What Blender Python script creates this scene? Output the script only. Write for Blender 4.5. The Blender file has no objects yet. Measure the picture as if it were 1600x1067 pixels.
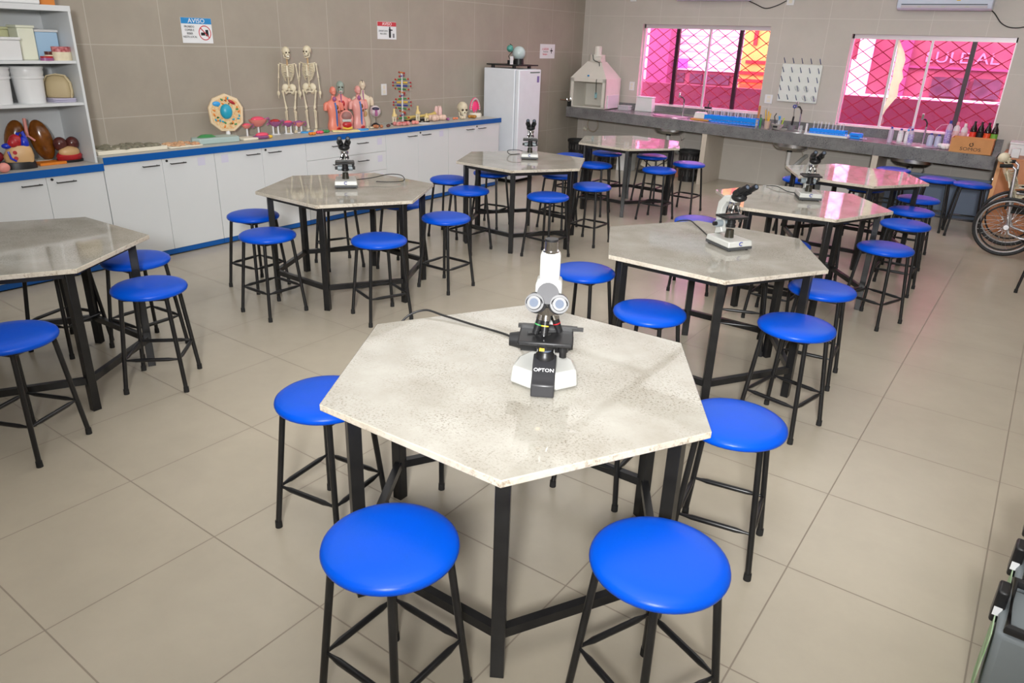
import bpy, bmesh, math, random
from mathutils import Vector, Matrix
random.seed(7)
PI = math.pi
C = bpy.context.scene.collection
SC = bpy.context.scene

# ------------------------------------------------------------------ camera
cam = bpy.data.objects.new('camera', bpy.data.cameras.new('camera'))
C.objects.link(cam)
rt = Vector((0.80956691, 0.58609674, 0.03304596))
up = Vector((-0.24988435, 0.29312903, 0.92283974))
fw = Vector((-0.53118663, 0.75535818, -0.38376397))
cam.matrix_world = Matrix(((rt.x, up.x, -fw.x, 4.349), (rt.y, up.y, -fw.y, -7.431), (rt.z, up.z, -fw.z, 1.840), (0, 0, 0, 1)))
cam.data.sensor_width = 36.0
cam.data.lens = 36.0 * 1132.57 / 1600.0
cam.data.clip_start = 0.05
cam.data.clip_end = 100
SC.camera = cam

# ------------------------------------------------------------------ world, lights, exposure
wd = bpy.data.worlds.new('world'); SC.world = wd; wd.use_nodes = True
bg = wd.node_tree.nodes['Background']
bg.inputs[0].default_value = (0.92, 0.96, 1.0, 1); bg.inputs[1].default_value = 14.0
SC.view_settings.view_transform = 'Standard'
SC.view_settings.look = 'None'
SC.view_settings.gamma = 1.0
SC.view_settings.use_curve_mapping = False
SC.view_settings.exposure = 0.0
SC.cycles.max_bounces = 7
SC.cycles.transparent_max_bounces = 12
SC.cycles.use_denoising = True
SC.cycles.sample_clamp_indirect = 6.0

def area(name, loc, size, power, col=(1, 1, 1), target=None, sy=None):
    l = bpy.data.lights.new(name, 'AREA'); l.energy = power; l.color = col
    l.shape = 'RECTANGLE'; l.size = size; l.size_y = sy or size
    o = bpy.data.objects.new(name, l); C.objects.link(o); o.location = loc
    if target is not None:
        o.rotation_euler = (Vector(target) - Vector(loc)).to_track_quat('-Z', 'Y').to_euler()
    return o
CEIL = 3.0
for (x, y, p) in [(0.0, -5.6, 44), (0.0, -2.4, 62), (0.0, 0.8, 68), (3.0, -3.2, 56), (3.0, 0.4, 74)]:
    area('ceiling_fill_light', (x, y, CEIL - 0.04), 2.9, p * 0.47, (1.0, 0.99, 0.975), sy=3.1)  # unseen broad fills added under the ceiling, oversized to keep tabletop reflections even
fl = bpy.data.lights.new('camera_flash_light', 'SPOT'); fl.energy = 1650; fl.spot_size = math.radians(100); fl.spot_blend = 1.0; fl.shadow_soft_size = 0.22
flo = bpy.data.objects.new('camera_flash_light', fl); C.objects.link(flo); flo.location = (4.75, -8.3, 2.35)
flo.rotation_euler = (Vector((-0.7, 2.4, 2.75)) - flo.location).to_track_quat('-Z', 'Y').to_euler()
area('front_fill_light', (3.4, -6.6, CEIL - 0.04), 2.6, 22, (1, 0.99, 0.97), sy=2.6)  # unseen overhead fill added to brighten the foreground

# ------------------------------------------------------------------ materials
MATS = {}
def mat(name, col, rough=0.5, metal=0.0, spec=0.5, noise=None, bump=None, coat=0.0, trans=0.0, alpha=1.0):
    """noise=(scale, amount, colour2); bump=(scale, strength)"""
    if name in MATS: return MATS[name]
    m = bpy.data.materials.new(name); m.use_nodes = True; MATS[name] = m
    nt = m.node_tree; b = nt.nodes['Principled BSDF']
    b.inputs['Base Color'].default_value = (*col, 1); b.inputs['Roughness'].default_value = rough
    b.inputs['Metallic'].default_value = metal; b.inputs['Specular IOR Level'].default_value = spec
    b.inputs['Coat Weight'].default_value = coat
    b.inputs['Transmission Weight'].default_value = trans; b.inputs['Alpha'].default_value = alpha
    if noise is None: noise = (9.0, 0.25, tuple(c * 0.86 for c in col))
    tc = nt.nodes.new('ShaderNodeTexCoord'); n = nt.nodes.new('ShaderNodeTexNoise')
    n.inputs['Scale'].default_value = noise[0]; n.inputs['Detail'].default_value = 4
    nt.links.new(tc.outputs['Object'], n.inputs['Vector'])
    r = nt.nodes.new('ShaderNodeValToRGB'); r.color_ramp.elements[0].position = 0.35; r.color_ramp.elements[1].position = 0.7
    c2 = tuple(col[i] * (1 - noise[1]) + noise[2][i] * noise[1] for i in range(3))
    r.color_ramp.elements[0].color = (*col, 1); r.color_ramp.elements[1].color = (*c2, 1)
    nt.links.new(n.outputs['Fac'], r.inputs['Fac']); nt.links.new(r.outputs['Color'], b.inputs['Base Color'])
    if bump:
        n2 = nt.nodes.new('ShaderNodeTexNoise'); n2.inputs['Scale'].default_value = bump[0]; n2.inputs['Detail'].default_value = 5
        nt.links.new(tc.outputs['Object'], n2.inputs['Vector'])
        bp = nt.nodes.new('ShaderNodeBump'); bp.inputs['Strength'].default_value = bump[1]; bp.inputs['Distance'].default_value = 0.002
        nt.links.new(n2.outputs['Fac'], bp.inputs['Height']); nt.links.new(bp.outputs['Normal'], b.inputs['Normal'])
    return m

def sr(r, g, b):
    f = lambda c: (c / 255 / 12.92) if c <= 10 else ((c / 255 + 0.055) / 1.055) ** 2.4
    return (f(r), f(g), f(b))

def tile_mat(name, col, grout, ax, per, off, width, rough, spec=0.5, mott=0.12, grout_fac=1.0, coat=0.0):
    """tiles on world axes: ax=(i,j) axis indices, per=(p,q), off=(a,b)"""
    m = bpy.data.materials.new(name); m.use_nodes = True; nt = m.node_tree; L = nt.links
    b = nt.nodes['Principled BSDF']; b.inputs['Roughness'].default_value = rough; b.inputs['Specular IOR Level'].default_value = spec
    b.inputs['Coat Weight'].default_value = coat; b.inputs['Coat Roughness'].default_value = 0.08
    g = nt.nodes.new('ShaderNodeNewGeometry'); s = nt.nodes.new('ShaderNodeSeparateXYZ'); L.new(g.outputs['Position'], s.inputs[0])
    def M(op, a, bb=None):
        n = nt.nodes.new('ShaderNodeMath'); n.operation = op
        for k, v in enumerate((a, bb)):
            if v is None: continue
            if isinstance(v, (int, float)): n.inputs[k].default_value = v
            else: L.new(v, n.inputs[k])
        return n.outputs[0]
    ds = []
    for k in range(2):
        t = M('DIVIDE', M('SUBTRACT', s.outputs[ax[k]], off[k]), per[k])
        fr = M('SUBTRACT', t, M('FLOOR', M('ADD', t, 0.5)))
        ds.append(M('LESS_THAN', M('MULTIPLY', M('ABSOLUTE', fr), per[k]), width))
    line = M('MAXIMUM', ds[0], ds[1])
    n = nt.nodes.new('ShaderNodeTexNoise'); n.inputs['Scale'].default_value = 2.2; n.inputs['Detail'].default_value = 8; n.inputs['Roughness'].default_value = 0.65
    L.new(g.outputs['Position'], n.inputs['Vector'])
    r = nt.nodes.new('ShaderNodeValToRGB')
    r.color_ramp.elements[0].position = 0.3; r.color_ramp.elements[1].position = 0.72
    r.color_ramp.elements[0].color = (*[c * (1 - mott) for c in col], 1); r.color_ramp.elements[1].color = (*[min(1, c * (1 + mott)) for c in col], 1)
    L.new(n.outputs['Fac'], r.inputs['Fac'])
    mx = nt.nodes.new('ShaderNodeMix'); mx.data_type = 'RGBA'
    L.new(M('MULTIPLY', line, grout_fac), mx.inputs[0]); L.new(r.outputs['Color'], mx.inputs[6]); mx.inputs[7].default_value = (*grout, 1)
    L.new(mx.outputs[2], b.inputs['Base Color'])
    L.new(M('ADD', rough, M('MULTIPLY', line, 0.3)), b.inputs['Roughness'])
    return m

def granite(name, c1, c2, c3, scale, rough, spots=0.5, big=6.0):
    m = bpy.data.materials.new(name); m.use_nodes = True; nt = m.node_tree; L = nt.links
    b = nt.nodes['Principled BSDF']; b.inputs['Roughness'].default_value = rough
    tc = nt.nodes.new('ShaderNodeTexCoord')
    def nz(sc, det, rg=0.6):
        n = nt.nodes.new('ShaderNodeTexNoise'); n.inputs['Scale'].default_value = sc; n.inputs['Detail'].default_value = det; n.inputs['Roughness'].default_value = rg
        L.new(tc.outputs['Object'], n.inputs['Vector']); return n.outputs['Fac']
    def ramp(f, p0, p1, a, bb):
        r = nt.nodes.new('ShaderNodeValToRGB'); r.color_ramp.elements[0].position = p0; r.color_ramp.elements[1].position = p1
        r.color_ramp.elements[0].color = (*a, 1); r.color_ramp.elements[1].color = (*bb, 1); L.new(f, r.inputs['Fac']); return r.outputs['Color']
    base = ramp(nz(big, 6), 0.35, 0.7, c1, c2)
    mask = ramp(nz(scale, 5, 0.75), spots, spots + 0.13, (0, 0, 0), (1, 1, 1))
    mask2 = ramp(nz(big * 0.8, 3), 0.38, 0.62, (0.08, 0.08, 0.08), (1, 1, 1))
    mm = nt.nodes.new('ShaderNodeMath'); mm.operation = 'MULTIPLY'; L.new(mask, mm.inputs[0]); L.new(mask2, mm.inputs[1])
    mx = nt.nodes.new('ShaderNodeMix'); mx.data_type = 'RGBA'; L.new(mm.outputs[0], mx.inputs[0]); L.new(base, mx.inputs[6]); mx.inputs[7].default_value = (*c3, 1)
    L.new(mx.outputs[2], b.inputs['Base Color'])
    return m

M_floor = tile_mat('floor_tiles', sr(178, 169, 152), sr(128, 117, 104), (0, 1), (0.62, 0.62), (2.08, -6.19), 0.0028, 0.27, 0.45, 0.06, 0.8)
M_wallL = tile_mat('wall_tiles_side', sr(162, 154, 141), sr(190, 184, 173), (1, 2), (0.62, 0.575), (0.04, 1.695), 0.0035, 0.42, 0.4, 0.07, 0.7)
M_wallB = tile_mat('wall_tiles_window_side', sr(194, 188, 179), sr(214, 209, 201), (0, 2), (0.605, 0.575), (0.40, 1.66), 0.0035, 0.42, 0.4, 0.05, 0.7)
M_ceil = mat('ceiling_paint', sr(235, 233, 228), 0.8)
M_plain = mat('plain_wall_paint', sr(170, 162, 150), 0.6)
M_top = granite('table_stone', sr(172, 169, 160), sr(152, 147, 136), sr(112, 102, 88), 125, 0.045, 0.515, 5.0)
M_edge = granite('table_stone_edge', sr(206, 198, 182), sr(186, 176, 158), sr(150, 136, 118), 60, 0.75, 0.5)
M_gran = granite('grey_granite', sr(128, 128, 128), sr(106, 106, 107), sr(62, 62, 64), 60, 0.25, 0.5, 9.0)
M_steelB = mat('black_painted_steel', (0.008, 0.008, 0.009), 0.3, 0.0, 0.45, noise=(14, 0.5, (0.018, 0.018, 0.018)))
M_blue = mat('blue_vinyl', (0.0, 0.072, 0.50), 0.33, 0.0, 0.22, noise=(6, 0.35, (0.0, 0.07, 0.7)), bump=(90, 0.18))
M_under = mat('seat_underside', (0.03, 0.03, 0.035), 0.7)
M_rub = mat('black_rubber', (0.01, 0.01, 0.01), 0.8)
M_lam = mat('white_laminate', sr(214, 217, 218), 0.33, noise=(3, 0.2, sr(204, 208, 210)))
M_laminn = mat('grey_worktop', sr(186, 186, 180), 0.4)
M_bluelam = mat('blue_edge_laminate', sr(0, 86, 165), 0.38)
M_chrome = mat('chrome', (0.75, 0.75, 0.75), 0.15, 1.0)
M_steel = mat('brushed_steel', (0.5, 0.5, 0.5), 0.3, 1.0)
M_dark = mat('dark_metal', (0.06, 0.06, 0.06), 0.35, 0.6)
M_black = mat('black_plastic', (0.013, 0.013, 0.014), 0.38, 0.0, 0.35)
M_white = mat('white_enamel', sr(190, 191, 186), 0.38)
M_whiteP = mat('white_plastic', sr(225, 226, 226), 0.35)
M_frigo = mat('fridge_enamel', sr(226, 231, 238), 0.25)
M_lens = mat('lens_glass', (0.10, 0.12, 0.16), 0.5, 0.0, 0.08)
M_bone = mat('bone', sr(226, 216, 190), 0.5, noise=(20, 0.5, sr(196, 180, 145)))
M_bonesh = mat('cartilage', sr(196, 160, 116), 0.5)
M_eyehole = mat('eye_socket_dark', sr(70, 58, 45), 0.7)
M_fleshO = mat('orange_pink_plastic', sr(228, 136, 116), 0.4)
M_fleshP = mat('rose_plastic', sr(232, 150, 140), 0.35)
M_fleshW = mat('pale_plastic', sr(222, 205, 180), 0.4)
M_red = mat('red_plastic', sr(190, 40, 45), 0.35, noise=(25, 0.6, sr(120, 20, 30)))
M_pink = mat('pink_plastic', sr(232, 80, 110), 0.3)
M_hotpink = mat('hot_pink_plastic', sr(245, 70, 130), 0.3)
M_mauve = mat('mauve_plastic', sr(170, 90, 130), 0.35, noise=(30, 0.7, sr(110, 80, 140)))
M_brown = mat('brown_lung_resin', sr(140, 82, 22), 0.18, noise=(14, 0.8, sr(70, 36, 10)))
M_darkbrown = mat('dark_liver_resin', sr(74, 34, 34), 0.2, noise=(20, 0.6, sr(110, 60, 50)))
M_tan = mat('tan_resin', sr(210, 170, 120), 0.4)
M_yellow = mat('yellow_plastic', sr(225, 185, 60), 0.4)
M_orange = mat('orange_plastic', sr(225, 130, 40), 0.4)
M_green = mat('green_plastic', sr(60, 140, 80), 0.4)
M_cyan = mat('cyan_plastic', sr(40, 160, 190), 0.35)
M_skyb = mat('sky_blue_plastic', sr(60, 160, 225), 0.4)
M_navy = mat('navy_plastic', sr(30, 50, 150), 0.35)
M_vein = mat('vein_blue', sr(60, 110, 180), 0.35)
M_rack = mat('rack_blue', sr(0, 140, 245), 0.4)
M_cream = mat('cream_plastic', sr(228, 222, 204), 0.4)
M_cellb = mat('cell_base_plastic', sr(226, 206, 160), 0.45, noise=(60, 0.9, sr(216, 150, 90)))
M_grey = mat('grey_plastic', sr(120, 124, 126), 0.4)
M_greyblue = mat('grey_blue_board', sr(84, 98, 118), 0.5)
M_wood = mat('orange_wood_laminate', sr(196, 128, 82), 0.45, noise=(7, 0.5, sr(160, 96, 58)))
M_woodE = mat('light_wood_edge', sr(216, 158, 108), 0.5)
M_card = mat('cardboard', sr(206, 146, 92), 0.75, noise=(12, 0.3, sr(180, 120, 70)))
M_paper = mat('paper', sr(232, 234, 236), 0.6)
M_txt = mat('black_print', (0.01, 0.01, 0.012), 0.6)
M_txtb = mat('blue_print', sr(40, 140, 205), 0.5)
M_txtr = mat('red_print', sr(205, 60, 70), 0.5)
M_txtw = mat('white_print', (0.9, 0.9, 0.9), 0.5)
M_crate = mat('grey_crate_plastic', sr(120, 128, 132), 0.45)
M_cable = mat('black_cable', (0.012, 0.012, 0.012), 0.5)
M_green_l = mat('green_label', sr(120, 168, 110), 0.5, noise=(12, 0.8, sr(200, 215, 190)))
M_clear = mat('clear_plastic', (0.9, 0.92, 0.95), 0.12, 0, 0.5, trans=0.0, alpha=0.35)
M_clearlid = mat('frosted_plastic', (0.85, 0.87, 0.88), 0.35, alpha=0.7)
M_glassy = mat('clear_glass', (0.85, 0.9, 0.9), 0.05, 0, 0.6, alpha=0.28)
M_beige = mat('beige_bag', sr(188, 170, 132), 0.6)
M_film = mat('film_torn_edge', sr(240, 232, 205), 0.5)
M_tyre = mat('tyre_rubber', (0.015, 0.015, 0.016), 0.6)
M_alu = mat('aluminium', sr(200, 198, 200), 0.35, 0.7)
M_aluG = mat('aluminium_profile', sr(215, 208, 212), 0.4, 0.3)

# ------------------------------------------------------------------ mesh builder
class MB:
    def __init__(s): s.bm = bmesh.new()
    def _xf(s, vs, M):
        for v in vs: v.co = M @ v.co
    def box(s, lo, hi, rz=0.0, about=None, tilt=None):
        lo = Vector(lo); hi = Vector(hi); c = (lo + hi) / 2; d = hi - lo
        r = bmesh.ops.create_cube(s.bm, size=1.0)
        M = Matrix.Translation(c) @ Matrix.Diagonal((d.x, d.y, d.z, 1))
        if rz or tilt:
            a = Vector(about) if about else c
            Rm = Matrix.Rotation(rz, 4, 'Z')
            if tilt: Rm = Rm @ Matrix.Rotation(tilt[1], 4, tilt[0])
            M = Matrix.Translation(a) @ Rm @ Matrix.Translation(-a) @ M
        s._xf(r['verts'], M); return s
    def cyl(s, p0, p1, r0, r1=None, n=16, cap=True):
        p0 = Vector(p0); p1 = Vector(p1); r1 = r0 if r1 is None else r1
        d = p1 - p0; q = d.to_track_quat('Z', 'Y').to_matrix()
        rings = []
        for p, r in ((p0, r0), (p1, r1)):
            rings.append([s.bm.verts.new(p + q @ Vector((r * math.cos(2 * PI * k / n), r * math.sin(2 * PI * k / n), 0))) for k in range(n)])
        for k in range(n):
            s.bm.faces.new((rings[0][k], rings[0][(k + 1) % n], rings[1][(k + 1) % n], rings[1][k]))
        if cap:
            s.bm.faces.new(rings[0][::-1]); s.bm.faces.new(rings[1])
        return s
    def lathe(s, prof, c=(0, 0, 0), n=32, sx=1.0, sy=1.0, R=None):
        """prof: list of (r, z)"""
        c = Vector(c); rings = []
        for r, z in prof:
            if r < 1e-6: rings.append([s._v(c, R, (0, 0, z))])
            else: rings.append([s._v(c, R, (r * sx * math.cos(2 * PI * k / n), r * sy * math.sin(2 * PI * k / n), z)) for k in range(n)])
        for a, b in zip(rings, rings[1:]):
            if len(a) == 1 and len(b) == 1: continue
            for k in range(n):
                k2 = (k + 1) % n
                if len(a) == 1: s.bm.faces.new((a[0], b[k2], b[k]))
                elif len(b) == 1: s.bm.faces.new((a[k], a[k2], b[0]))
                else: s.bm.faces.new((a[k], a[k2], b[k2], b[k]))
        for rg, fl in ((rings[0], True), (rings[-1], False)):
            if len(rg) > 1: s.bm.faces.new(rg[::-1] if fl else rg)
        return s
    def _v(s, c, R, p):
        p = Vector(p)
        if R is not None: p = R @ p
        return s.bm.verts.new(c + p)
    def ell(s, c, rx, ry=None, rz=None, n=20, m=12, R=None):
        ry = rx if ry is None else ry; rz = rx if rz is None else rz
        prof = [(math.sin(PI * k / m), -math.cos(PI * k / m)) for k in range(m + 1)]
        prof[0] = (0, -1); prof[-1] = (0, 1)
        c = Vector(c); rings = []
        for r, z in prof:
            if r < 1e-6: rings.append([s._v(c, R, (0, 0, z * rz))])
            else: rings.append([s._v(c, R, (r * rx * math.cos(2 * PI * k / n), r * ry * math.sin(2 * PI * k / n), z * rz)) for k in range(n)])
        for a, b in zip(rings, rings[1:]):
            for k in range(n):
                k2 = (k + 1) % n
                if len(a) == 1: s.bm.faces.new((a[0], b[k2], b[k]))
                elif len(b) == 1: s.bm.faces.new((a[k], a[k2], b[0]))
                else: s.bm.faces.new((a[k], a[k2], b[k2], b[k]))
        return s
    def tube(s, pts, r, n=10, closed=False):
        pts = [Vector(p) for p in pts]; N = len(pts)
        rr = r if isinstance(r, (list, tuple)) else [r] * N
        rings = []; up_ = Vector((0, 0, 1))
        prevx = None
        for i, p in enumerate(pts):
            if closed: d = pts[(i + 1) % N] - pts[i - 1]
            else: d = pts[min(i + 1, N - 1)] - pts[max(i - 1, 0)]
            d.normalize()
            if prevx is None:
                a = up_ if abs(d.dot(up_)) < 0.9 else Vector((1, 0, 0)); x = a.cross(d).normalized()
            else:
                x = (prevx - d * prevx.dot(d)).normalized()
            y = d.cross(x); prevx = x
            rings.append([s.bm.verts.new(p + rr[i] * (math.cos(2 * PI * k / n) * x + math.sin(2 * PI * k / n) * y)) for k in range(n)])
        for i in range(N if closed else N - 1):
            a = rings[i]; b = rings[(i + 1) % N]
            for k in range(n): s.bm.faces.new((a[k], a[(k + 1) % n], b[(k + 1) % n], b[k]))
        if not closed:
            s.bm.faces.new(rings[0][::-1]); s.bm.faces.new(rings[-1])
        return s
    def loft(s, secs, n=24, cap=True, p=2.0):
        """secs: (z, cx, cy, rx, ry)"""
        rings = []
        for z, cx, cy, rx, ry in secs:
            rg = []
            for k in range(n):
                a = 2 * PI * k / n; ca, sa = math.cos(a), math.sin(a)
                e = 2.0 / p
                rg.append(s.bm.verts.new((cx + rx * math.copysign(abs(ca) ** e, ca), cy + ry * math.copysign(abs(sa) ** e, sa), z)))
            rings.append(rg)
        for a, b in zip(rings, rings[1:]):
            for k in range(n): s.bm.faces.new((a[k], a[(k + 1) % n], b[(k + 1) % n], b[k]))
        if cap: s.bm.faces.new(rings[0][::-1]); s.bm.faces.new(rings[-1])
        return s
    def prism(s, poly, z0, z1, M=None, scale1=1.0):
        M = M or Matrix.Identity(4)
        cx = sum(q[0] for q in poly) / len(poly); cy = sum(q[1] for q in poly) / len(poly)
        a = [s.bm.verts.new(M @ Vector((x, y, z0))) for x, y in poly]
        b = [s.bm.verts.new(M @ Vector((cx + (x - cx) * scale1, cy + (y - cy) * scale1, z1))) for x, y in poly]
        n = len(poly)
        for k in range(n): s.bm.faces.new((a[k], a[(k + 1) % n], b[(k + 1) % n], b[k]))
        s.bm.faces.new(a[::-1]); s.bm.faces.new(b)
        return s
    def build(s, name, material, parent=None, smooth=False, bevel=0.0, loc=None, rz=None, seg=2):
        bmesh.ops.recalc_face_normals(s.bm, faces=s.bm.faces)
        me = bpy.data.meshes.new(name); s.bm.to_mesh(me); s.bm.free()
        me.materials.append(material)
        o = bpy.data.objects.new(name, me); C.objects.link(o)
        if parent is not None: o.parent = parent
        if loc is not None: o.location = loc
        if rz is not None: o.rotation_euler = (0, 0, rz)
        if bevel:
            b = o.modifiers.new('bevel', 'BEVEL'); b.width = bevel; b.segments = seg; b.limit_method = 'ANGLE'; b.angle_limit = 0.7
        if smooth or bevel:
            for p in me.polygons: p.use_smooth = True
            try: me.set_sharp_from_angle(angle=0.7)
            except Exception: pass
        return o

def thing(name, label, cat, loc=(0, 0, 0), rz=0.0, group=None, scale=None):
    o = bpy.data.objects.new(name, None); C.objects.link(o); o.empty_display_size = 0.1
    o.location = loc; o.rotation_euler = (0, 0, rz); o['label'] = label; o['category'] = cat
    if group: o['group'] = group
    if scale: o.scale = scale
    return o
def tag(o, label, cat, group=None):
    o['label'] = label; o['category'] = cat
    if group: o['group'] = group
    return o
def struct(name, mb, m, parent=None, **k):
    o = mb.build(name, m, parent, **k)
    if parent is None: o['kind'] = 'structure'
    return o
def dup(root, loc, rz, label, scale=None):
    r = root.copy(); C.objects.link(r); r.location = loc; r.rotation_euler = (0, 0, rz); r['label'] = label
    if scale: r.scale = scale
    for ch in list(root.children):
        c = ch.copy(); C.objects.link(c); c.parent = r
        for g in ch.children:
            d = g.copy(); C.objects.link(d); d.parent = c
    return r
def text(name, body, size, material, parent, M, ext=0.0006, align='CENTER', sx=1.0):
    cu = bpy.data.curves.new(name, 'FONT'); cu.body = body; cu.size = size; cu.extrude = ext
    cu.align_x = align; cu.align_y = 'CENTER'; cu.materials.append(material); cu.resolution_u = 3
    tmp = bpy.data.objects.new(name, cu); C.objects.link(tmp); bpy.context.view_layer.update()
    me = bpy.data.meshes.new_from_object(tmp.evaluated_get(bpy.context.evaluated_depsgraph_get()))
    bpy.data.objects.remove(tmp); bpy.data.curves.remove(cu)
    o = bpy.data.objects.new(name, me); C.objects.link(o)
    if not me.materials: me.materials.append(material)
    if parent is not None: o.parent = parent
    o.matrix_local = M @ Matrix.Diagonal((sx, 1, 1, 1))
    return o
def face_mat(loc, right, up_):
    r = Vector(right).normalized(); u = Vector(up_).normalized(); n = r.cross(u)
    return Matrix(((r.x, u.x, n.x, loc[0]), (r.y, u.y, n.y, loc[1]), (r.z, u.z, n.z, loc[2]), (0, 0, 0, 1)))

# ------------------------------------------------------------------ room shell
XW, YW, XR, YF = -2.12, 3.45, 5.35, -9.2
struct('floor', MB().box((XW - 0.2, YF - 0.2, -0.1), (XR + 0.2, YW + 0.2, 0)), M_floor)
struct('ceiling', MB().box((XW - 0.2, YF - 0.2, CEIL), (XR + 0.2, YW + 0.2, CEIL + 0.1)), M_ceil)
struct('wall_left', MB().box((XW - 0.15, YF - 0.15, 0), (XW, YW + 0.17, CEIL)), M_wallL)
struct('wall_right', MB().box((XR, YF - 0.15, 0), (XR + 0.15, YW + 0.17, CEIL)), M_plain)
struct('wall_front', MB().box((XW, YF - 0.15, 0), (XR, YF, CEIL)), M_plain)
# window wall, with two openings
W1 = (-1.08, 0.86, 0.985, 2.13); W2 = (1.93, 3.76, 0.925, 2.06)
wb = MB()
T = 0.17
def seg(x0, x1, z0, z1): wb.box((x0, YW, z0), (x1, YW + T, z1))
seg(XW, W1[0], 0, CEIL); seg(W1[1], W2[0], 0, CEIL); seg(W2[1], XR, 0, CEIL)
seg(W1[0], W1[1], 0, W1[2]); seg(W1[0], W1[1], W1[3], CEIL); seg(W2[0], W2[1], 0, W2[2]); seg(W2[0], W2[1], W2[3], CEIL)
struct('wall_back', wb, M_wallB)

# pink-filmed glass
def pane_mat():
    m = bpy.data.materials.new('pink_filmed_glass'); m.use_nodes = True; nt = m.node_tree; L = nt.links
    nt.nodes.remove(nt.nodes['Principled BSDF']); out = nt.nodes['Material Output']
    t = nt.nodes.new('ShaderNodeBsdfTransparent'); g = nt.nodes.new('ShaderNodeBsdfGlossy'); g.inputs['Roughness'].default_value = 0.05
    g.inputs['Color'].default_value = (0.9, 0.7, 0.8, 1)
    n = nt.nodes.new('ShaderNodeTexNoise'); n.inputs['Scale'].default_value = 3.0
    tc = nt.nodes.new('ShaderNodeTexCoord'); L.new(tc.outputs['Object'], n.inputs['Vector'])
    r = nt.nodes.new('ShaderNodeValToRGB'); r.color_ramp.elements[0].color = (0.90, 0.52, 0.72, 1); r.color_ramp.elements[1].color = (0.94, 0.58, 0.77, 1)
    L.new(n.outputs['Fac'], r.inputs['Fac']); L.new(r.outputs['Color'], t.inputs['Color'])
    mx = nt.nodes.new('ShaderNodeMixShader'); mx.inputs[0].default_value = 0.05
    L.new(t.outputs[0], mx.inputs[1]); L.new(g.outputs[0], mx.inputs[2]); L.new(mx.outputs[0], out.inputs['Surface'])
    return m
M_pane = pane_mat()
def peeled_mat():
    m = bpy.data.materials.new('peeled_film'); m.use_nodes = True; nt = m.node_tree; L = nt.links
    nt.nodes.remove(nt.nodes['Principled BSDF']); out = nt.nodes['Material Output']
    tr = nt.nodes.new('ShaderNodeBsdfTranslucent'); tr.inputs['Color'].default_value = (0.95, 0.94, 0.82, 1)
    d = nt.nodes.new('ShaderNodeBsdfDiffuse'); n = nt.nodes.new('ShaderNodeTexNoise'); n.inputs['Scale'].default_value = 25
    r = nt.nodes.new('ShaderNodeValToRGB'); r.color_ramp.elements[0].color = (0.9, 0.88, 0.75, 1); r.color_ramp.elements[1].color = (0.75, 0.7, 0.55, 1)
    L.new(n.outputs['Fac'], r.inputs['Fac']); L.new(r.outputs['Color'], d.inputs['Color'])
    mx = nt.nodes.new('ShaderNodeMixShader'); mx.inputs[0].default_value = 0.5; L.new(tr.outputs[0], mx.inputs[1]); L.new(d.outputs[0], mx.inputs[2]); L.new(mx.outputs[0], out.inputs['Surface'])
    return m
M_plum = mat('plum_frame', (0.035, 0.004, 0.018), 0.4)
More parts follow.
